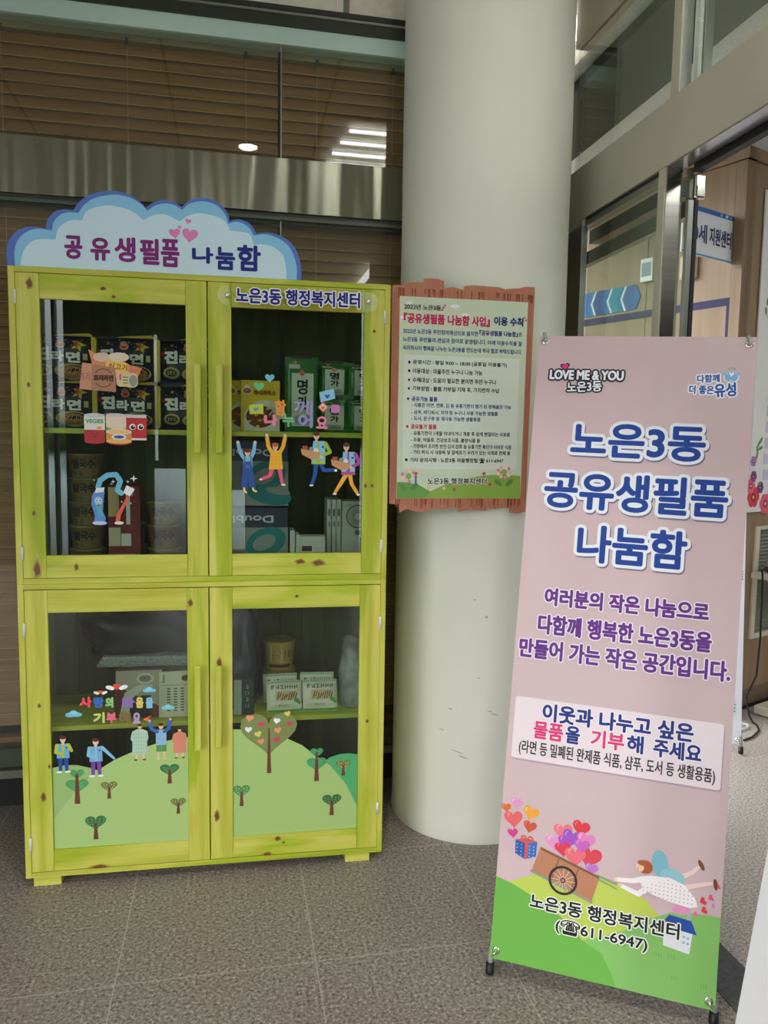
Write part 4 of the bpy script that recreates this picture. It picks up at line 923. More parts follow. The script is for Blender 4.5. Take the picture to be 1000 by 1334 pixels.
tiltx = lambda d: Matrix.Rotation(math.radians(d), 4, 'X')
def f(a):
    a.poly([(-.074, .152), (-.074, .105), (.074, .03), (.074, .152)], (166, 160, 146)); a.disc(.02, .125, .028, (200, 196, 180), 1, .018); a.disc(.02, .125, .02, (140, 134, 120), 2, .012); a.scribble(.004, .036, .119, .13, (60, 56, 50), 3, 3)
    a.poly([(-.06, 0), (-.03, 0), (-.022, .06), (.01, .088), (.045, .092), (.045, .105), (.0, .105), (-.045, .08)], (196, 198, 186), 2); a.poly([(-.028, .004), (.04, .004), (.04, .07), (.01, .07), (-.018, .05)], (36, 34, 32), 1)
book(at(.343, .075, .5222, 0) @ tiltx(-14), .152, .158, .012, ink((96, 52, 40)), 'brown book with an arch picture leaning under the newspapers', f)
def f(a):
    a.rect(-.055, .055, .002, .148, (206, 204, 176)); a.disc(.03, .128, .013, (50, 50, 46), 1, .010)
    for k in range(4):
        x = -.03 + .022 * k
        for j in range(9): a.rect(x, x + .011, .02 + .009 * j, .024 + .009 * j, (70, 70, 62), 1)
    a.rect(-.05, .05, .105, .1065, (110, 108, 96), 1); a.scribble(-.048, -.034, .112, .142, (90, 88, 76), 1, 1)
book(at(.466, .07, .520, 2) @ tiltx(-8), .112, .150, .012, ink((196, 194, 166)), 'cream booklet printed with columns of small writing', f)
t = empty('book', at(.684, .062, .5222, 0) @ tiltx(-6), 'dark green book with pale title standing at the left of the bowls', 'book')
mb = MB(); mb.box(-.03, .038, -.013, .013, 0, .118, ink((26, 50, 40)), .001); mb.build('cover', t)
a = Art(y=-.0135); a.rect(-.0295, -.004, .001, .117, (176, 186, 170)); 
for i in range(4): a.scribble(.008, .022, .086 - i * .021, .100 - i * .021, (150, 180, 160), 1 + i % 2)
a.build('cover_print', t)
bowl(at(.812, .245, .5195), .105, .058, 'tan paper cup bowl, lower of two stacked behind the snack bags', 'paper cup bowls in the lower cabinet', 'tan'); bowl(at(.812, .245, .6248), .105, .058, 'tan paper cup bowl, upper of two stacked behind the snack bags', 'paper cup bowls in the lower cabinet', 'tan')
def snack(u, v, z, rz, tilt, label):
    mw = at(u, v, z, rz) @ tiltx(tilt); t = empty('snack_bag', mw, label, 'snack bag', 'white and green snack bags')
    if snack.src:
        for ch in snack.src.children: copy_tree(ch, t)
        return t
    snack.src = t
    w, h = .118, .108; mb, sf = bag_mesh(w, h, .032, simple_noise('pale_snack_wrap', (206, 204, 186), (222, 220, 204), 20, .35), wob=.0008); mb.build('wrapper', t)
    a = Art(y=-.0012, step=.0004, surf=sf); GN = (92, 150, 60)
    a.grid(-w / 2 + .001, w / 2 - .001, .001, .012, ink(GN), 0); a.grid(-w / 2 + .001, w / 2 - .001, h - .010, h - .001, ink((150, 180, 150)), 0)
    a.scribble(-.046, .048, h * .70, h * .84, (30, 30, 34), 6); a.grid(-.03, .042, h * .34, h * .64, ink((196, 176, 140)), 1)
    for k in range(9): a.stroke([(-.024 + .0075 * k, h * .40 + .005 * math.sin(k * 2)), (-.018 + .0075 * k, h * .56 + .004 * math.cos(k))], .0035, (110, 66, 40), 2)
    a.disc(.042, h * .34, .009, (96, 160, 70), 3, .007); a.disc(.05, h * .27, .006, (96, 160, 70), 3, .005); a.scribble(-.02, .016, h * .16, h * .22, (90, 70, 60), 4)
    a.build('front_print', t); return t
snack.src = None
snack(.824, .062, .5205, 1, -28, 'white and green snack bag, front left of four'); snack(.812, .142, .5205, 3, -8, 'white and green snack bag, back left of four')
snack(.946, .062, .5205, -1, -28, 'white and green snack bag, front right of four'); snack(.940, .142, .5205, -3, -10, 'white and green snack bag, back right of four')
gw = simple_noise('grey_cloth_wrapped', (96, 100, 100), (178, 180, 176), 14, .35, spec=.6)
lump('wrapped_bundle', at(1.068, .150, .5195, -8), .046, .075, .235, gw, 'grey and white plastic-wrapped bundle at the right end of the lower shelf', 'bundle', 21, rough=.14)

# ================================================================== RULES BOARD on the column
BM = Matrix.Translation((.517, 2.462, 1.21))
RB = empty('notice_board', BM, 'wood-look notice board of usage rules fixed to the front of the white column', 'notice board')
BX = lambda x: x - .517
BZ = lambda z: z - 1.21
rnd = random.Random(4)
top = []; bot = []
xs = [.517, .533, .555, .557, .600, .622, .624, .668, .690, .692, .720, .760, .762, .800, .838, .840, .880, .905, .907, .95, .975, 1.008]
zt = [1.951, 1.956, 1.953, 1.962, 1.968, 1.966, 1.976, 1.978, 1.972, 1.952, 1.956, 1.95, 1.964, 1.968, 1.966, 1.962, 1.962, 1.956, 1.958, 1.966, 1.972, 1.970]
top = [(BX(x), BZ(z) + rnd.uniform(-.003, .003)) for x, z in zip(xs, zt)]
xb = [1.0, .975, .94, .938, .89, .86, .858, .80, .76, .758, .70, .66, .658, .62, .60, .578, .555, .553, .52]
zb = [1.211, 1.206, 1.208, 1.228, 1.222, 1.226, 1.216, 1.22, 1.212, 1.226, 1.220, 1.226, 1.214, 1.21, 1.216, 1.222, 1.210, 1.236, 1.24]
bot = [(BX(x), BZ(z)) for x, z in zip(xb, zb)]
mb = MB(); mb.prism(top + bot, 0, .014, simple_noise('plank_print', (178, 112, 84), (190, 124, 96), 5, .5, 4, (20, 1, 2)), ink((214, 196, 180))); mb.build('plank_backing', RB)
a = Art(y=-.0004, step=.0002); DK = (140, 78, 56)
for k in range(44):
    x = .525 + rnd.random() * .475; z0 = 1.93 + rnd.random() * .02; a.poly([(BX(x), BZ(z0 - .02)), (BX(x + .003), BZ(z0 - .02)), (BX(x + .004), BZ(1.945)), (BX(x - .001), BZ(1.945))], DK, 0)
    x = .53 + rnd.random() * .46; z0 = 1.215 + rnd.random() * .015; a.poly([(BX(x), BZ(1.256)), (BX(x + .004), BZ(1.256)), (BX(x + .003), BZ(z0 + .012)), (BX(x), BZ(z0 + .006))], DK, 0)
for x in (.524, .530, .536, .989, .996): a.rect(BX(x), BX(x + .0016), BZ(1.26), BZ(1.93), (152, 88, 64), 0)
a.build('plank_lines', RB)
a = Art(y=-.0006, step=.0002); IN = (206, 220, 192)
a.poly([(BX(.543), BZ(1.258)), (BX(.980), BZ(1.258)), (BX(.985), BZ(1.920)), (BX(.543), BZ(1.918))], IN, 0)
a.rect(BX(.561), BX(.961), BZ(1.356), BZ(1.731), (218, 228, 212), 1)
for x, z, w in ((.730, 1.894, .016), (.765, 1.868, .014), (.575, 1.898, .012), (.555, 1.85, .012)): a.disc(BX(x), BZ(z), w, (234, 240, 236), 1, w * .4)
GA, GB = (140, 176, 74), (112, 164, 84)
a.poly([(BX(.62), BZ(1.2585))] + [(BX(x), BZ(z)) for x, z in ((.98, 1.2585), (.977, 1.335), (.92, 1.339), (.873, 1.338), (.82, 1.332), (.764, 1.321), (.70, 1.30), (.66, 1.282))], GA, 2)
a.poly([(BX(x), BZ(z)) for x, z in ((.5435, 1.2585), (.64, 1.2585), (.660, 1.28), (.62, 1.302), (.578, 1.312), (.5435, 1.312))], GB, 3)
for x, z in ((.583, 1.332), (.918, 1.348)):
    for k in range(9): q = 2 * PI * k / 9; a.disc(BX(x + .022 * math.cos(q)), BZ(z + .018 * math.sin(q)), .006, ((236, 190, 196), (226, 150, 160), (240, 214, 200))[k % 3], 5)
    a.disc(BX(x), BZ(z), .01, (150, 180, 100), 5); a.rect(BX(x - .001), BX(x + .001), BZ(z - .04), BZ(z - .01), (90, 140, 70), 4)
    for q in (-1, 1): a.disc(BX(x + q * .02), BZ(z - .036), .017, (96, 150, 76), 4, .008, rot=q * 40)
a.rect(BX(.604), BX(.611), BZ(1.30), BZ(1.335), (70, 120, 150), 5); a.heart(BX(.608), BZ(1.34), .012, .012, (206, 70, 80), 6)
for x, z, c in ((.652, 1.295, (236, 206, 110)), (.706, 1.292, (226, 190, 150)), (.742, 1.288, (190, 90, 70)), (.868, 1.305, (206, 80, 80)), (.846, 1.342, (200, 80, 120)), (.720, 1.308, (120, 150, 90)), (.903, 1.345, (236, 140, 80))):
    a.disc(BX(x), BZ(z), .006, c, 5, n=10); a.rect(BX(x - .0006), BX(x + .0006), BZ(z - .012), BZ(z), (90, 130, 70), 4)
for x, z in ((.69, 1.888), (.695, 1.895), (.686, 1.880), (.975, 1.868), (.968, 1.858), (.98, 1.86)): a.disc(BX(x), BZ(z), .004, (206, 120, 120), 3, n=8)
a.build('paper_print', RB)
a = Art(y=-.0018, step=.0002); BK, BL, MG, RD, SL = (34, 36, 40), (44, 86, 150), (206, 30, 96), (206, 50, 60), (36, 60, 140)
def ln(s_, x0, x1, z0, h, c, b=.0003): a.text(s_, BX(x0), BX(x1), BZ(z0), BZ(z0 + h), c, 1, b)
ln('2022년 노은3동', .558, .682, 1.877, .0175, BK, .0004)
ln('『공유생필품 나눔함 사업』', .556, .852, 1.832, .034, MG, .0012); ln('이용 수칙', .866, .970, 1.838, .030, (30, 40, 120), .0012)
ln('2022년 노은3동 주민참여예산으로 설치한', .555, .812, 1.7995, .016, BL); ln('『공유생필품 나눔함』', .816, .952, 1.803, .018, (50, 56, 130), .0005); ln('은', .955, .967, 1.805, .014, BL)
ln('노은3동 주민들의 관심과 참여로 운영됩니다. 아래 이용수칙을 잘', .555, .968, 1.773, .016, BL); ln('숙지하시어 행복을 나누는 노은3동을 만드는데 적극 협조 부탁드립니다.', .555, .968, 1.7455, .016, BL)
for z, s_, x1 in ((1.699, '운영시간 : 평일 9:00 ~ 18:00 (공휴일 이용불가)', .916), (1.671, '이용대상 : 마을주민 누구나 나눔 가능', .830), (1.6415, '수혜대상 : 도움이 필요한 분이면 주민 누구나', .880), (1.6135, '기부방법 : 물품 기부일 기재 후, 가지런히 수납', .892)):
    a.disc(BX(.578), BZ(z + .008), .0042, BK, 1, .0052, 4 if z < 1.65 else 12); ln(s_, .590, x1, z, .0165, BK)
a.disc(BX(.576), BZ(1.588), .0042, SL, 1); ln('공유가능 물품', .588, .676, 1.580, .016, SL, .0004)
ln('- 식품은 라면, 캔류, 김 등 유통기한이 명기 된 완제품만 가능', .588, .936, 1.5605, .0145, SL, .0002); ln('- 샴푸, 바디워시, 치약 등 누구나 사용 가능한 생필품', .588, .889, 1.537, .0145, SL, .0002); ln('- 도서, 문구류 등 재사용 가능한 생활용품', .588, .828, 1.5165, .0145, SL, .0002)
a.disc(BX(.575), BZ(1.4965), .005, RD, 1, .006, 4); ln('공유불가 물품', .587, .675, 1.4885, .016, RD, .0004)
for z, s_, x1 in ((1.468, '- 유통기한이 1개월 이내이거나 개봉 후 쉽게 변질되는 식료품', .935), (1.4455, '- 주류, 약품류, 건강보조식품, 불량식품 등', .829), (1.425, '- 가정에서 조리한 반찬·김치·장류 등 유통기한 확인이 어려운 식품', .941), (1.405, '- 기타 취식 시 식중독 및 알레르기 우려가 있는 식재료 전체 등', .938)): ln(s_, .588, x1, z, .0145, BK, .0002)
a.disc(BX(.574), BZ(1.3865), .0048, BK, 1); ln('기타 문의사항 : 노은3동 마을행정팀 ☎ 611-6947', .586, .914, 1.3775, .0165, BK)
a.text('노은3동 행정복지센터', BX(.648), BX(.856), BZ(1.305), BZ(1.327), BK, 4, .0007, (.0018, (236, 240, 226)))
a.build('rules_lettering', RB)
mb = MB(); mb.box(BX(.90), BX(.96), .0145, .0185, BZ(1.3), BZ(1.9), mat('double_sided_tape', (190, 190, 184), .6)); mb.build('mounting_strip', RB)

# ================================================================== X BANNER
BA, BB = Vector((.8803, -.4736, -.0286)), Vector((.106, .1376, .9848))
BNm = BB.cross(BA).normalized()          # away from the viewer is -(BA x BB)
BY = -(BA.cross(BB)).normalized()
XM = Matrix.Identity(4)
for i in range(3): XM[i][0], XM[i][1], XM[i][2] = BA[i], BY[i], BB[i]
XM.translation = (.6846, 1.8316, .06)
XI = XM.inverted()
BWd, BH = .565, 1.719
def xbanner(mw, label, wd, ht, panel_mat, feet, back, nm='banner_stand'):
    t = empty(nm, mw, label, 'banner stand')
    inv = mw.inverted(); loc = lambda p_: inv @ Vector(p_)
    n = 12; mb = MB()
    def bend(x, z): return .004 * math.sin(PI * z / ht) * 1.0
    vs = []
    for y in (0, .0008):
        for j in range(n + 1):
            for i in range(n + 1): vs.append((wd * i / n, y, ht * j / n))
    q = (n + 1) ** 2; fs = []
    for j in range(n):
        for i in range(n):
            k = j * (n + 1) + i; fs.append((k, k + 1, k + n + 2, k + n + 1)); fs.append((q + k, q + k + n + 1, q + k + n + 2, q + k + 1))
    rim = [i for i in range(n + 1)] + [j * (n + 1) + n for j in range(1, n + 1)] + [n * (n + 1) + i for i in range(n - 1, -1, -1)] + [j * (n + 1) for j in range(n - 1, 0, -1)]
    for a_, b_ in zip(rim, rim[1:] + rim[:1]): fs.append((a_, q + a_, q + b_, b_))
    mb.raw(vs, fs, panel_mat); mb.build('banner_sheet', t)
    hub = Vector((wd / 2, .10, ht * .50))
    gr = ((.016, .022), (wd - .016, .020), (.016, ht - .015), (wd - .018, ht - .02))
    for i, (x, z) in enumerate(gr):
        mb = MB(); mb.lathe([(.0055, -.0012), (.009, -.0022), (.0105, -.0006), (.0105, .0014), (.0055, .0014)], chrome_m, n=20, mtx=Matrix.Translation((x, 0, z)) @ Matrix.Rotation(-PI / 2, 4, 'X') @ Matrix.Diagonal((1, 1, -1, 1))); mb.build('grommet', t)
    pole = mat('grey_fibre_pole', (168, 172, 168), .3, .3)
    for i, (x, z) in enumerate(gr):
        if i < 2:
            ft = loc(feet[i]); d = Vector((x, -.003, z))
            mb = MB(); mb.tube([hub, Vector((x, .03, z + .12)), ft + Vector((0, 0, .045)), ft + Vector((0, 0, .012))], [.006, .006, .0085, .0085], pole, 10); mb.build('leg_pole', t)
            mb = MB(); mb.tube([Vector((x, .002, z)) + Vector((0, .004, 0)), Vector((x, -.006, z)), Vector((x * .5 + ft.x * .5, -.008, z - .012)), ft + Vector((0, -.004, .045))], .0028, chrome_m, 8); mb.build('lower_hook', t)
            mb = MB(); mb.tube([ft + Vector((0, 0, .026)), ft + Vector((0, 0, -.002)), ft + Vector((0, .0, -.006))], [.0115, .0118, .010], black_m, 14); mb.build('rubber_foot', t)
        else:
            mb = MB(); mb.tube([hub, Vector((x, .012, z + .015))], .005, pole, 8); mb.build('upper_pole', t)
            mb = MB(); mb.tube([Vector((x - .004, .01, z + .018)), Vector((x - .004, -.002, z + .021)), Vector((x, -.006, z + .012)), Vector((x + .003, -.006, z + .002)), Vector((x + .001, -.002, z - .002)), Vector((x, .004, z - .002))], [.0052, .0055, .005, .0045, .004, .003], mat('grey_hook', (176, 176, 168), .3, .5), 10); mb.build('upper_hook', t)
    fb = loc(back)
    mb = MB(); mb.tube([hub, fb + Vector((0, 0, .01))], .006, pole, 10); mb.build('rear_leg', t)
    mb = MB(); mb.lathe([(0, -.02), (.022, -.02), (.022, .02), (0, .02)], black_m, n=20, mtx=Matrix.Translation(hub) @ Matrix.Rotation(PI / 2, 4, 'X')); mb.build('hub', t)
    return t
pink = simple_noise('pink_banner_vinyl', (204, 178, 182), (208, 183, 186), 4, .45, spec=.4)
XB = xbanner(XM, 'pink and green upright banner stand with large blue lettering in front of the doorway', BWd, BH, pink, ((.690, 1.842, .011), (1.183, 1.568, .011)), (1.06, 2.12, .01))
def part(name, fn, label=None):
    a = Art(y=-.0008, step=.00015); fn(a); o = a.build(name, XB)
    if label: o['label'] = label
def f(a):
    B_ = (28, 66, 150); H = (.0085, (232, 236, 242)); Sh = (.003, -.004, (120, 112, 140))
    for s_, x0, x1, z0, z1 in (('노은3동', .108, .457, 1.378, 1.474), ('공유생필품', .046, .520, 1.232, 1.336), ('나눔함', .146, .428, 1.088, 1.192)):
        a.text(s_, x0, x1, z0, z1, B_, 4, .0034, H, shadow=Sh)
part('title_lettering', f)
def f(a):
    P_ = (104, 48, 136); H = (.003, (236, 228, 238))
    for s_, x0, x1, z0, z1 in (('여러분의 작은 나눔으로', .070, .492, .960, 1.010), ('다함께 행복한 노은3동을', .058, .503, .881, .936), ('만들어 가는 작은 공간입니다.', .012, .552, .812, .866)): a.text(s_, x0, x1, z0, z1, P_, 3, .0021, H)
part('message_lettering', f)
def f(a):
    a.rect(.016, .548, .533, .702, (176, 158, 172), 0, .008); a.rect(.014, .545, .538, .705, (232, 218, 224), 1, .008)
part('notice_box', f)
def f(a):
    N_, M_ = (36, 54, 130), (222, 60, 120); H = (.0022, (240, 236, 240))
    a.text('이웃과 나누고 싶은', .089, .474, .647, .696, N_, 4, .0019, H)
    for s_, x0, x1, c in (('물품', .068, .148, M_), ('을', .154, .192, N_), ('기부', .220, .306, M_), ('해', .312, .354, N_), ('주세요', .378, .496, N_)): a.text(s_, x0, x1, .598, .645, c, 4, .0017, H)
    a.text('(라면 등 밀폐된 완제품 식품, 샴푸, 도서 등 생활용품)', .033, .531, .548, .590, (40, 40, 46), 4, .0006)
part('notice_lettering', f)
def f(a):
    a.text('LOVE ME & YOU', .036, .236, 1.594, 1.622, (236, 240, 246), 4, .0015, (.0045, (34, 34, 44))); a.heart(.077, 1.63, .026, .022, (34, 34, 44), 4, 10); a.heart(.077, 1.63, .019, .016, (214, 52, 130), 5, 10)
    a.text('노은3동', .086, .180, 1.560, 1.590, (236, 240, 246), 4, .0008, (.004, (34, 34, 44)), rot=4)
part('logo_print', f, 'white outlined town logo with a pink heart')
def f(a):
    B_ = (34, 84, 160); H = (.0035, (236, 240, 246))
    a.text('다함께', .424, .480, 1.594, 1.616, B_, 4, .0008, H, rot=4); a.text('더 좋은', .406, .468, 1.562, 1.586, B_, 4, .0008, H); a.text('유성', .468, .522, 1.556, 1.594, B_, 4, .0014, H, rot=6)
    C2 = (126, 184, 224)
    for x, q in ((.500, -1), (.516, 1)):
        a.disc(x, 1.610, .011, (236, 240, 246), 2, .0135); a.disc(x, 1.608, .008, C2, 4, .010, rot=-20 * q)
        for k in range(3): a.stroke([(x - .002 * q + .004 * k * q, 1.614), (x + (.001 + .006 * k) * q, 1.624 - .002 * k)], .0036, C2, 4)
    for dx, dz in ((-.004, .008), (.001, .010), (.006, .008)): a.stroke([(.507 + dx, 1.622 + dz), (.507 + dx * 1.5, 1.626 + dz)], .0015, B_, 4)
part('logo_print', f, 'blue district logo with clapping hands')
def f(a):
    G1, G2, G3, G4 = (110, 178, 74), (190, 206, 90), (134, 190, 104), (150, 196, 116)
    a.poly([(.0, .190), (.05, .215), (.11, .245), (.18, .252), (.24, .262), (.3, .262), (.34, .25), (.384, .235), (.42, .20), (.43, .10), (.2, .05), (.0, .05)], G2, 0)
    a.poly([(.565, .228), (.50, .224), (.45, .215), (.40, .19), (.33, .14), (.236, .098), (.20, .05), (.26, .0), (.565, .0)], G3, 1)
    a.poly([(.0, .0), (.328, .0), (.314, .03), (.288, .075), (.236, .098), (.20, .13), (.155, .160), (.093, .186), (.05, .203), (.0, .216)], G1, 2)
    for x, z in ((.46, .052), (.53, .048), (.33, .105), (.42, .10), (.45, .103)):
        for k in range(3): a.stroke([(x + .006 * k, z), (x + .006 * k - .001, z + .009)], .0014, (104, 160, 76), 3)
part('hill_print', f)
def heart3(a, x, z, w, c, rot, l):
    a.heart(x, z, w, w * .92, c, l, rot); lt = tuple(min(255, v + 50) for v in c); a.stroke([(x - w * .3, z + w * .15), (x - w * .33, z + w * .28), (x - w * .22, z + w * .36)], w * .06, lt, l + 1)
def f(a):
    for x, z, w, c, r in ((.013, .400, .026, (222, 108, 52), 8), (.039, .416, .032, (222, 150, 200), -5), (.079, .396, .042, (234, 166, 56), -14), (.035, .372, .05, (226, 100, 100), 10), (.079, .360, .036, (206, 84, 56), -8), (.036, .336, .028, (210, 62, 138), 12)): heart3(a, x, z, w, c, r, 4)
    a.poly([(.044, .322), (.075, .316), (.102, .326), (.101, .287), (.073, .275), (.046, .285)], (44, 90, 170), 4); a.poly([(.075, .316), (.102, .326), (.101, .287), (.073, .275)], (60, 108, 186), 5)
    for i in range(5):
        for j in range(4): a.disc(.05 + .011 * i, .284 + .009 * j, .0016, (190, 210, 236), 6, n=6)
    a.poly([(.070, .317), (.079, .319), (.078, .277), (.071, .277)], (220, 84, 70), 6); a.poly([(.044, .322), (.075, .316), (.102, .326), (.072, .331)], (206, 90, 90), 6)
    for q in (-1, 1): a.ring(.074 + q * .009, .330, .004, .0075, (220, 84, 70), 7, 12)
part('gift_print', f, 'picture of hearts floating above a blue gift box')
def f(a):
    for k_, (x, z, w, c, r) in enumerate(((.146, .330, .046, (226, 150, 200), 6), (.168, .362, .05, (234, 120, 130), 8), (.212, .380, .046, (220, 60, 72), -8), (.190, .350, .05, (150, 90, 190), -10), (.176, .338, .04, (170, 80, 190), 6), (.226, .350, .048, (226, 130, 190), -10), (.170, .318, .042, (216, 60, 80), 10), (.238, .310, .062, (216, 70, 84), -10), (.203, .304, .056, (232, 110, 120), 4), (.246, .282, .034, (190, 120, 200), -8), (.218, .335, .04, (200, 100, 190), 0))): heart3(a, x, z, w, c, r, 1 + .9 * k_)
    a.poly([(.112, .315), (.268, .268), (.252, .203), (.094, .252)], (186, 128, 96), 12); a.poly([(.112, .315), (.268, .268), (.267, .262), (.111, .309)], (140, 90, 66), 13)
    for t_ in (.33, .66): a.poly([(.112 + .156 * t_ - .002, .315 - .047 * t_), (.112 + .156 * t_ + .002, .3145 - .047 * t_), (.094 + .158 * t_ + .002, .2515 - .049 * t_), (.094 + .158 * t_ - .002, .252 - .049 * t_)], (150, 98, 74), 13)
    a.poly([(.090, .252), (.255, .202), (.254, .196), (.089, .246)], (150, 150, 136), 13)
    a.stroke([(.262, .27), (.31, .258)], .005, (140, 160, 120), 12); a.stroke([(.262, .262), (.312, .246)], .004, (140, 160, 120), 12)
    a.ring(.176, .240, .031, .0375, (52, 46, 46), 15); a.ring(.176, .240, .004, .007, (70, 60, 60), 15, 16)
    for k in range(12): q = 2 * PI * k / 12; a.stroke([(.176 + .006 * math.cos(q), .240 + .006 * math.sin(q)), (.176 + .031 * math.cos(q), .240 + .031 * math.sin(q))], .0012, (220, 214, 206), 14)
part('cart_print', f, 'picture of a wooden handcart full of hearts')
def f(a):
    WH = (242, 236, 238)
    a.disc(.414, .330, .020, (126, 184, 200), 5, .034, rot=10); a.disc(.446, .304, .030, (146, 196, 208), 5, .019, rot=-8)
    a.stroke([(.456, .300), (.49, .322), (.506, .340)], .013, (236, 208, 204), 4, .008); a.disc(.512, .346, .014, (120, 72, 50), 5, .005, rot=-60); a.stroke([(.48, .285), (.52, .300), (.545, .308)], .012, (236, 208, 204), 4, .008); a.disc(.548, .305, .014, (120, 72, 50), 5, .005, rot=-80)
    a.poly([(.365, .288), (.392, .296), (.44, .300), (.478, .288), (.502, .262), (.510, .242), (.492, .235), (.465, .238), (.43, .243), (.40, .250), (.375, .262)], WH, 6)
    a.stroke([(.376, .284), (.352, .275), (.312, .270)], .015, WH, 6, .010); a.stroke([(.386, .262), (.366, .244), (.325, .256)], .016, WH, 7, .010); a.disc(.308, .270, .005, SK, 7); a.disc(.320, .258, .005, SK, 8)
    a.disc(.378, .315, .019, (172, 92, 56), 6, .017); a.disc(.366, .312, .010, SK, 7, .011); a.disc(.374, .324, .015, (172, 92, 56), 8, .007)
    a.disc(.362, .313, .0012, BLK, 8, n=6); a.disc(.361, .307, .0022, (206, 80, 80), 8, .001, 8)
    for i in range(14):
        for j in range(6):
            x, z = .378 + .0098 * i, .246 + .0095 * j
            if (z < .296 - abs(x - .44) * .45) and z > .243 and x < .503: a.disc(x, z, .0014, (170, 120, 130), 9, n=6)
    a.disc(.472, .227, .022, (222, 150, 190), 5, .012, rot=10)
    for x, z, w, c in ((.520, .258, .02, (222, 60, 70)), (.538, .270, .016, (226, 90, 130)), (.524, .236, .018, (220, 64, 66)), (.545, .252, .012, (220, 140, 200)), (.505, .222, .014, (226, 110, 150)), (.555, .300, .010, (226, 90, 90))): a.heart(x, z, w, w * .8, c, 5, -60)
part('fairy_print', f, 'picture of a winged girl in a dotted dress pulling the cart')
def f(a):
    a.poly([(.432, .178), (.502, .176), (.497, .122), (.434, .131)], (226, 226, 234), 4); a.poly([(.444, .209), (.497, .204), (.512, .172), (.425, .180)], (36, 78, 160), 5); a.rect(.486, .494, .200, .224, (170, 176, 190), 4)
    for x, z in ((.482, .162), (.492, .160), (.482, .148), (.492, .147)): a.disc(x, z, .0035, (150, 190, 206), 5, n=10)
part('house_print', f, 'picture of a small white house with a blue roof')
def f(a):
    a.text('노은3동 행정복지센터', .095, .471, .152, .192, (24, 26, 30), 17, .0012, (.0028, (236, 240, 230))); a.text('(☎611-6947)', .166, .397, .102, .142, (24, 26, 30), 17, .0009, (.0028, (236, 240, 230)))
part('contact_lettering', f)

# second, white banner behind the pink one, and a third at the right edge
wv = simple_noise('white_banner_vinyl', (226, 226, 236), (232, 232, 240), 4, .5)
e1 = Vector((.80, -.60, 0)); br_, tr_ = Vector((2.357, 3.05, .045)), Vector((2.46, 3.28, 1.712))
e2 = (tr_ - br_).normalized(); e1 = (e1 - e2 * e1.dot(e2)).normalized(); ey = -(e1.cross(e2)); M2 = Matrix.Identity(4); ht2 = (tr_ - br_).length
for i in range(3): M2[i][0], M2[i][1], M2[i][2] = e1[i], ey[i], e2[i]
M2.translation = br_ - e1 * .6
f1, f2_ = M2 @ Vector((.02, .0, -.03)), M2 @ Vector((.60, .0, -.03)); f1.z = f2_.z = .011
X2 = xbanner(M2, 'white upright banner stand half hidden behind the pink banner', .6, ht2, wv, (tuple(f1), tuple(f2_)), (2.25, 3.5, .01))
a = Art(y=-.0008, step=.00025)
for z in (.62, .53, .44, .35): a.ring(.535, z - .1, .033, .0345, (150, 150, 170), 1)
a.rect(.50, .575, .13, .21, (206, 222, 236), 1, .006)
for k in range(3): a.rect(.535, .572, .15 + .016 * k, .156 + .016 * k, (70, 70, 90), 2)
for z in (1.02, .78):
    for k in range(4): a.disc(.588, z + .012 * k, .004, (90, 90, 110), 1, .0045, 10)
a.build('banner_print', X2)
p0, p1_ = Vector((1.006, 1.3, .05)), Vector((1.0827, 1.3, .6261))
b2 = (p1_ - p0).normalized(); b1 = Vector((.62, -.78, 0)); b1 = (b1 - b2 * b1.dot(b2)).normalized(); by = -(b1.cross(b2)); M3 = Matrix.Identity(4)
for i in range(3): M3[i][0], M3[i][1], M3[i][2] = b1[i], by[i], b2[i]
M3.translation = p0
g1, g2 = M3 @ Vector((.02, 0, -.04)), M3 @ Vector((.58, 0, -.04)); g1.z = g2.z = .011
xbanner(M3, 'plain white sheet of a banner stand cut off by the right edge of the photo', .6, 1.6, mat('plain_white_vinyl', (200, 199, 200), .5), (tuple(g1), tuple(g2)), (1.5, 1.35, .01))

# ================================================================== INNER ROOM THINGS
SM = frame(WC + LF * .06 - RF * .42, RF)
t = empty('blade_sign', SM @ Matrix.Translation((0, 0, 2.372)), 'white blade sign with navy letters sticking out from the wood panelling', 'sign')
mb = MB(); mb.box(0, .418, 0, .008, 0, .232, ink((238, 240, 248)), .001); mb.box(.408, .42, -.004, .012, .02, .21, alu_m); mb.build('sign_panel', t)
a = Art(y=-.0006); a.rect(.001, .417, .208, .231, (58, 110, 190), 1); a.rect(.001, .417, .001, .010, (90, 176, 200), 1); a.text('100세', .012, .196, .062, .152, (60, 66, 110), 2, .0022); a.text('지원센터', .216, .404, .066, .150, (60, 66, 110), 2, .0022)
for x, c in ((.30, (120, 190, 220)), (.345, (226, 230, 240)), (.38, (110, 190, 170))): a.rect(x, x + .02, .213, .226, c, 2)
a.build('sign_print', t)
AL = ML @ Matrix.Translation((.715, -.004, 2.22))
mb = MB(); pts = [(0, 0), (.40, .0), (.43, .07), (.40, .14), (0, .14)]
mb.prism(pts, 0, .003, ink((54, 104, 166)));
t = mb.build('arrow_sign', None, AL); tag(t, 'blue sign of hexagon arrows on the wood wall behind the side glass', 'sign')
a = Art(y=-.0006)
for x, c in ((.10, (38, 70, 130)), (.22, (40, 130, 150)), (.32, (44, 90, 150))):
    a.poly([(x, .0), (x + .08, .0), (x + .05, .07), (x + .08, .14), (x, .14), (x - .03, .07)], c, 0); a.poly([(x, 0), (x + .014, 0), (x - .016, .07), (x + .014, .14), (x, .14), (x - .03, .07)], (206, 216, 226), 1)
a.build('arrow_print', t)
t = empty('wall_intercom', ML @ Matrix.Translation((1.455, -.002, 2.33)), 'cream wall intercom beside the blade sign', 'intercom')
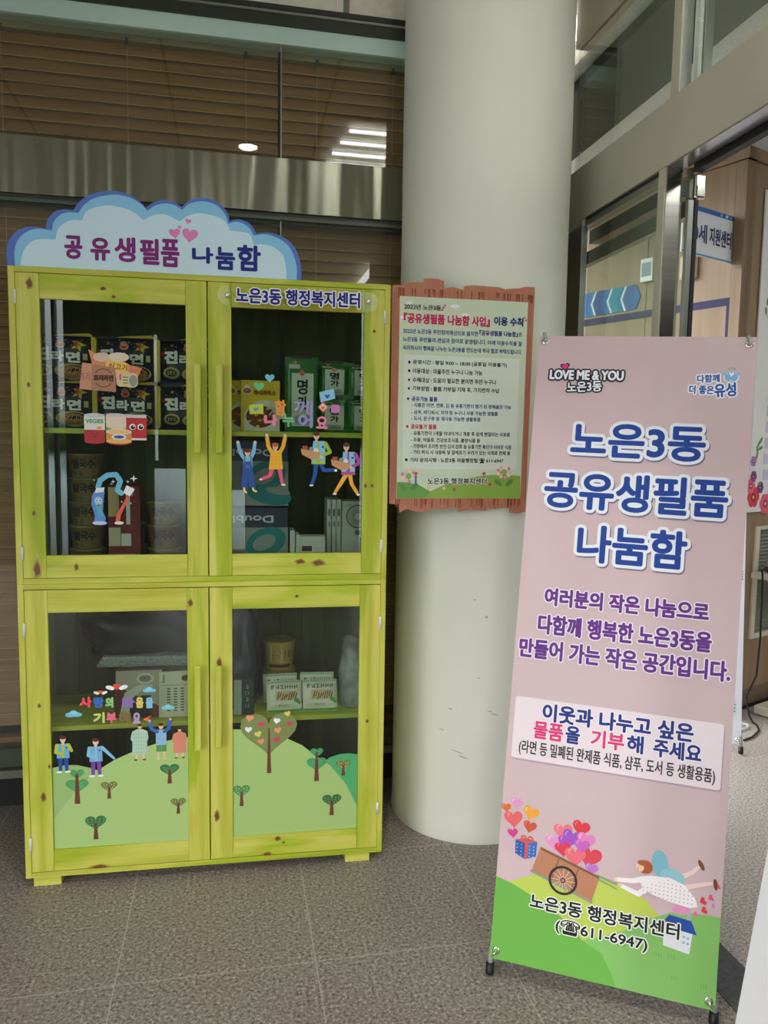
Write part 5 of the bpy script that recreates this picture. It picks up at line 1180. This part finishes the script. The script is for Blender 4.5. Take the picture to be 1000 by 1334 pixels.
mb = MB(); mb.box(-.045, .045, -.03, 0, 0, .125, mat('cream_plastic', (206, 190, 150), .45), .006, seg=3); mb.build('housing', t)
mb = MB(); mb.box(-.035, .0, -.04, -.031, .01, .115, mat('cream_plastic'), .005, seg=3); mb.build('handset', t)
t = empty('wall_control_panel', ML @ Matrix.Translation((1.19, -.002, 2.36)), 'white wall control panel with grey screen behind the side glass', 'control panel')
mb = MB(); mb.box(-.042, .042, -.02, 0, 0, .13, white_plastic, .006, seg=3); mb.build('housing', t)
mb = MB(); mb.box(-.03, .03, -.0215, -.0202, .03, .105, mat('grey_screen', (110, 120, 140), .2), .0005); mb.build('screen', t)
# flower poster
t = empty('flower_poster', MR @ Matrix.Translation((.155, -.012, 1.10)), 'white poster with flower border and lavender cards on the wood wall at right', 'poster')
mb = MB(); mb.box(0, .95, 0, .008, 0, 1.65, ink((236, 236, 234)), .001); mb.build('poster_sheet', t)
a = Art(y=-.0006, step=.0003)
def flower(x, z, r, c, l=1):
    for k in range(6): q = PI / 3 * k; a.disc(x + r * .55 * math.cos(q), z + r * .55 * math.sin(q), r * .5, c, l, n=14)
    a.disc(x, z, r * .42, tuple(max(0, int(v * .72)) for v in c), l + 1, n=14); a.disc(x, z, r * .16, (240, 220, 150), l + 2, n=8)
for x in (.05, .17, .30, .44, .58, .72, .86): flower(x, .06 + .02 * math.sin(x * 30), .055, ((226, 70, 80), (232, 100, 130), (140, 60, 130))[int(x * 10) % 3]); flower(x + .06, .13, .032, ((130, 60, 130), (236, 130, 150))[int(x * 10) % 2])
for x, z, r, c in ((.04, .19, .03, (150, 70, 140)), (.03, .27, .028, (176, 130, 190)), (.02, .14, .04, (236, 110, 140)), (.12, 1.44, .06, (226, 90, 110)), (.10, 1.31, .05, (232, 80, 100)), (.11, 1.19, .045, (120, 50, 120)), (.20, 1.5, .05, (150, 60, 100)), (.20, 1.22, .035, (236, 150, 160))): flower(x, z, r, c)
for x, z, rt in ((.07, .36, 60), (.09, .34, 20), (.06, .33, 110), (.09, .38, 50), (.06, .30, 80), (.10, .15, 30), (.08, 1.25, 120), (.07, 1.10, 80), (.10, 1.09, 60), (.06, 1.05, 100), (.09, 1.04, 70), (.08, 1.38, 90)): a.disc(x, z, .022, (110, 150, 76), 1, .009, 12, rt)
a.build('flower_print', t)
for k in range(8):
    mb = MB(); mb.box(.13, .39, -.003, -.0009, .17 + k * .085, .225 + k * .085, ink((206, 204, 232)), .0005); mb.build('card', t)
# counter shelf, dome device, cable, floor things
t = empty('wall_counter', MR @ Matrix.Translation((.22, -.255, 0)), 'cream counter shelf under the flower poster', 'counter')
mb = MB(); mb.box(0, .9, 0, .238, .745, .775, mat('cream_laminate', (218, 214, 196), .4), .004); mb.build('counter_top', t)
mb = MB(); mb.box(.5, .53, .05, .236, 0, .745, cream, .002); mb.build('support_panel', t)
t = empty('dome_device', MR @ Matrix.Translation((.345, -.085, .7755)), 'grey dome shaped device standing on the cream counter', 'device')
mb = MB(); mb.lathe([(0, 0), (.055, 0), (.06, .01), (.058, .03)], mat('dark_grey_plastic', (60, 60, 64), .4), n=28); mb.build('base', t)
mb = MB(); mb.lathe([(.058, .0305), (.05, .06), (.03, .09), (.012, .11), (0, .112)], grey_plastic, n=28); mb.build('body', t)
mb = MB(); pts = [(.205, -.085, .80), (.195, -.095, .775), (.193, -.10, .72), (.203, -.10, .44), (.19, -.10, .235), (.135, -.10, .17), (.104, -.10, .14), (.11, -.105, .08), (.12, -.115, .03), (.11, -.14, .007), (.095, -.17, .006), (.03, -.22, .006), (-.086, -.25, .006), (-.16, -.25, .006)]
o = mb.tube([MR @ Vector(p_) for p_ in pts], .005, black_m, 8).build('power_cable'); tag(o, 'black power cable hanging from the cream counter to the floor', 'cable')
mb = MB(); pts = [(-.02, -.11, .05), (.02, -.12, .02), (.045, -.15, .008), (.01, -.17, .008), (-.05, -.165, .008), (-.1, -.17, .008)]
o = mb.tube([MR @ Vector(p_) for p_ in pts], .006, mat('white_cord', (224, 222, 214), .5), 8).build('white_cable'); tag(o, 'white cable lying on the floor behind the white banner', 'cable')
o = MB().box(.25, .75, -.30, -.06, .004, .05, mat('cream_laminate'), .006).build('floor_tray', None, MR); tag(o, 'low cream tray on the floor under the counter', 'tray')
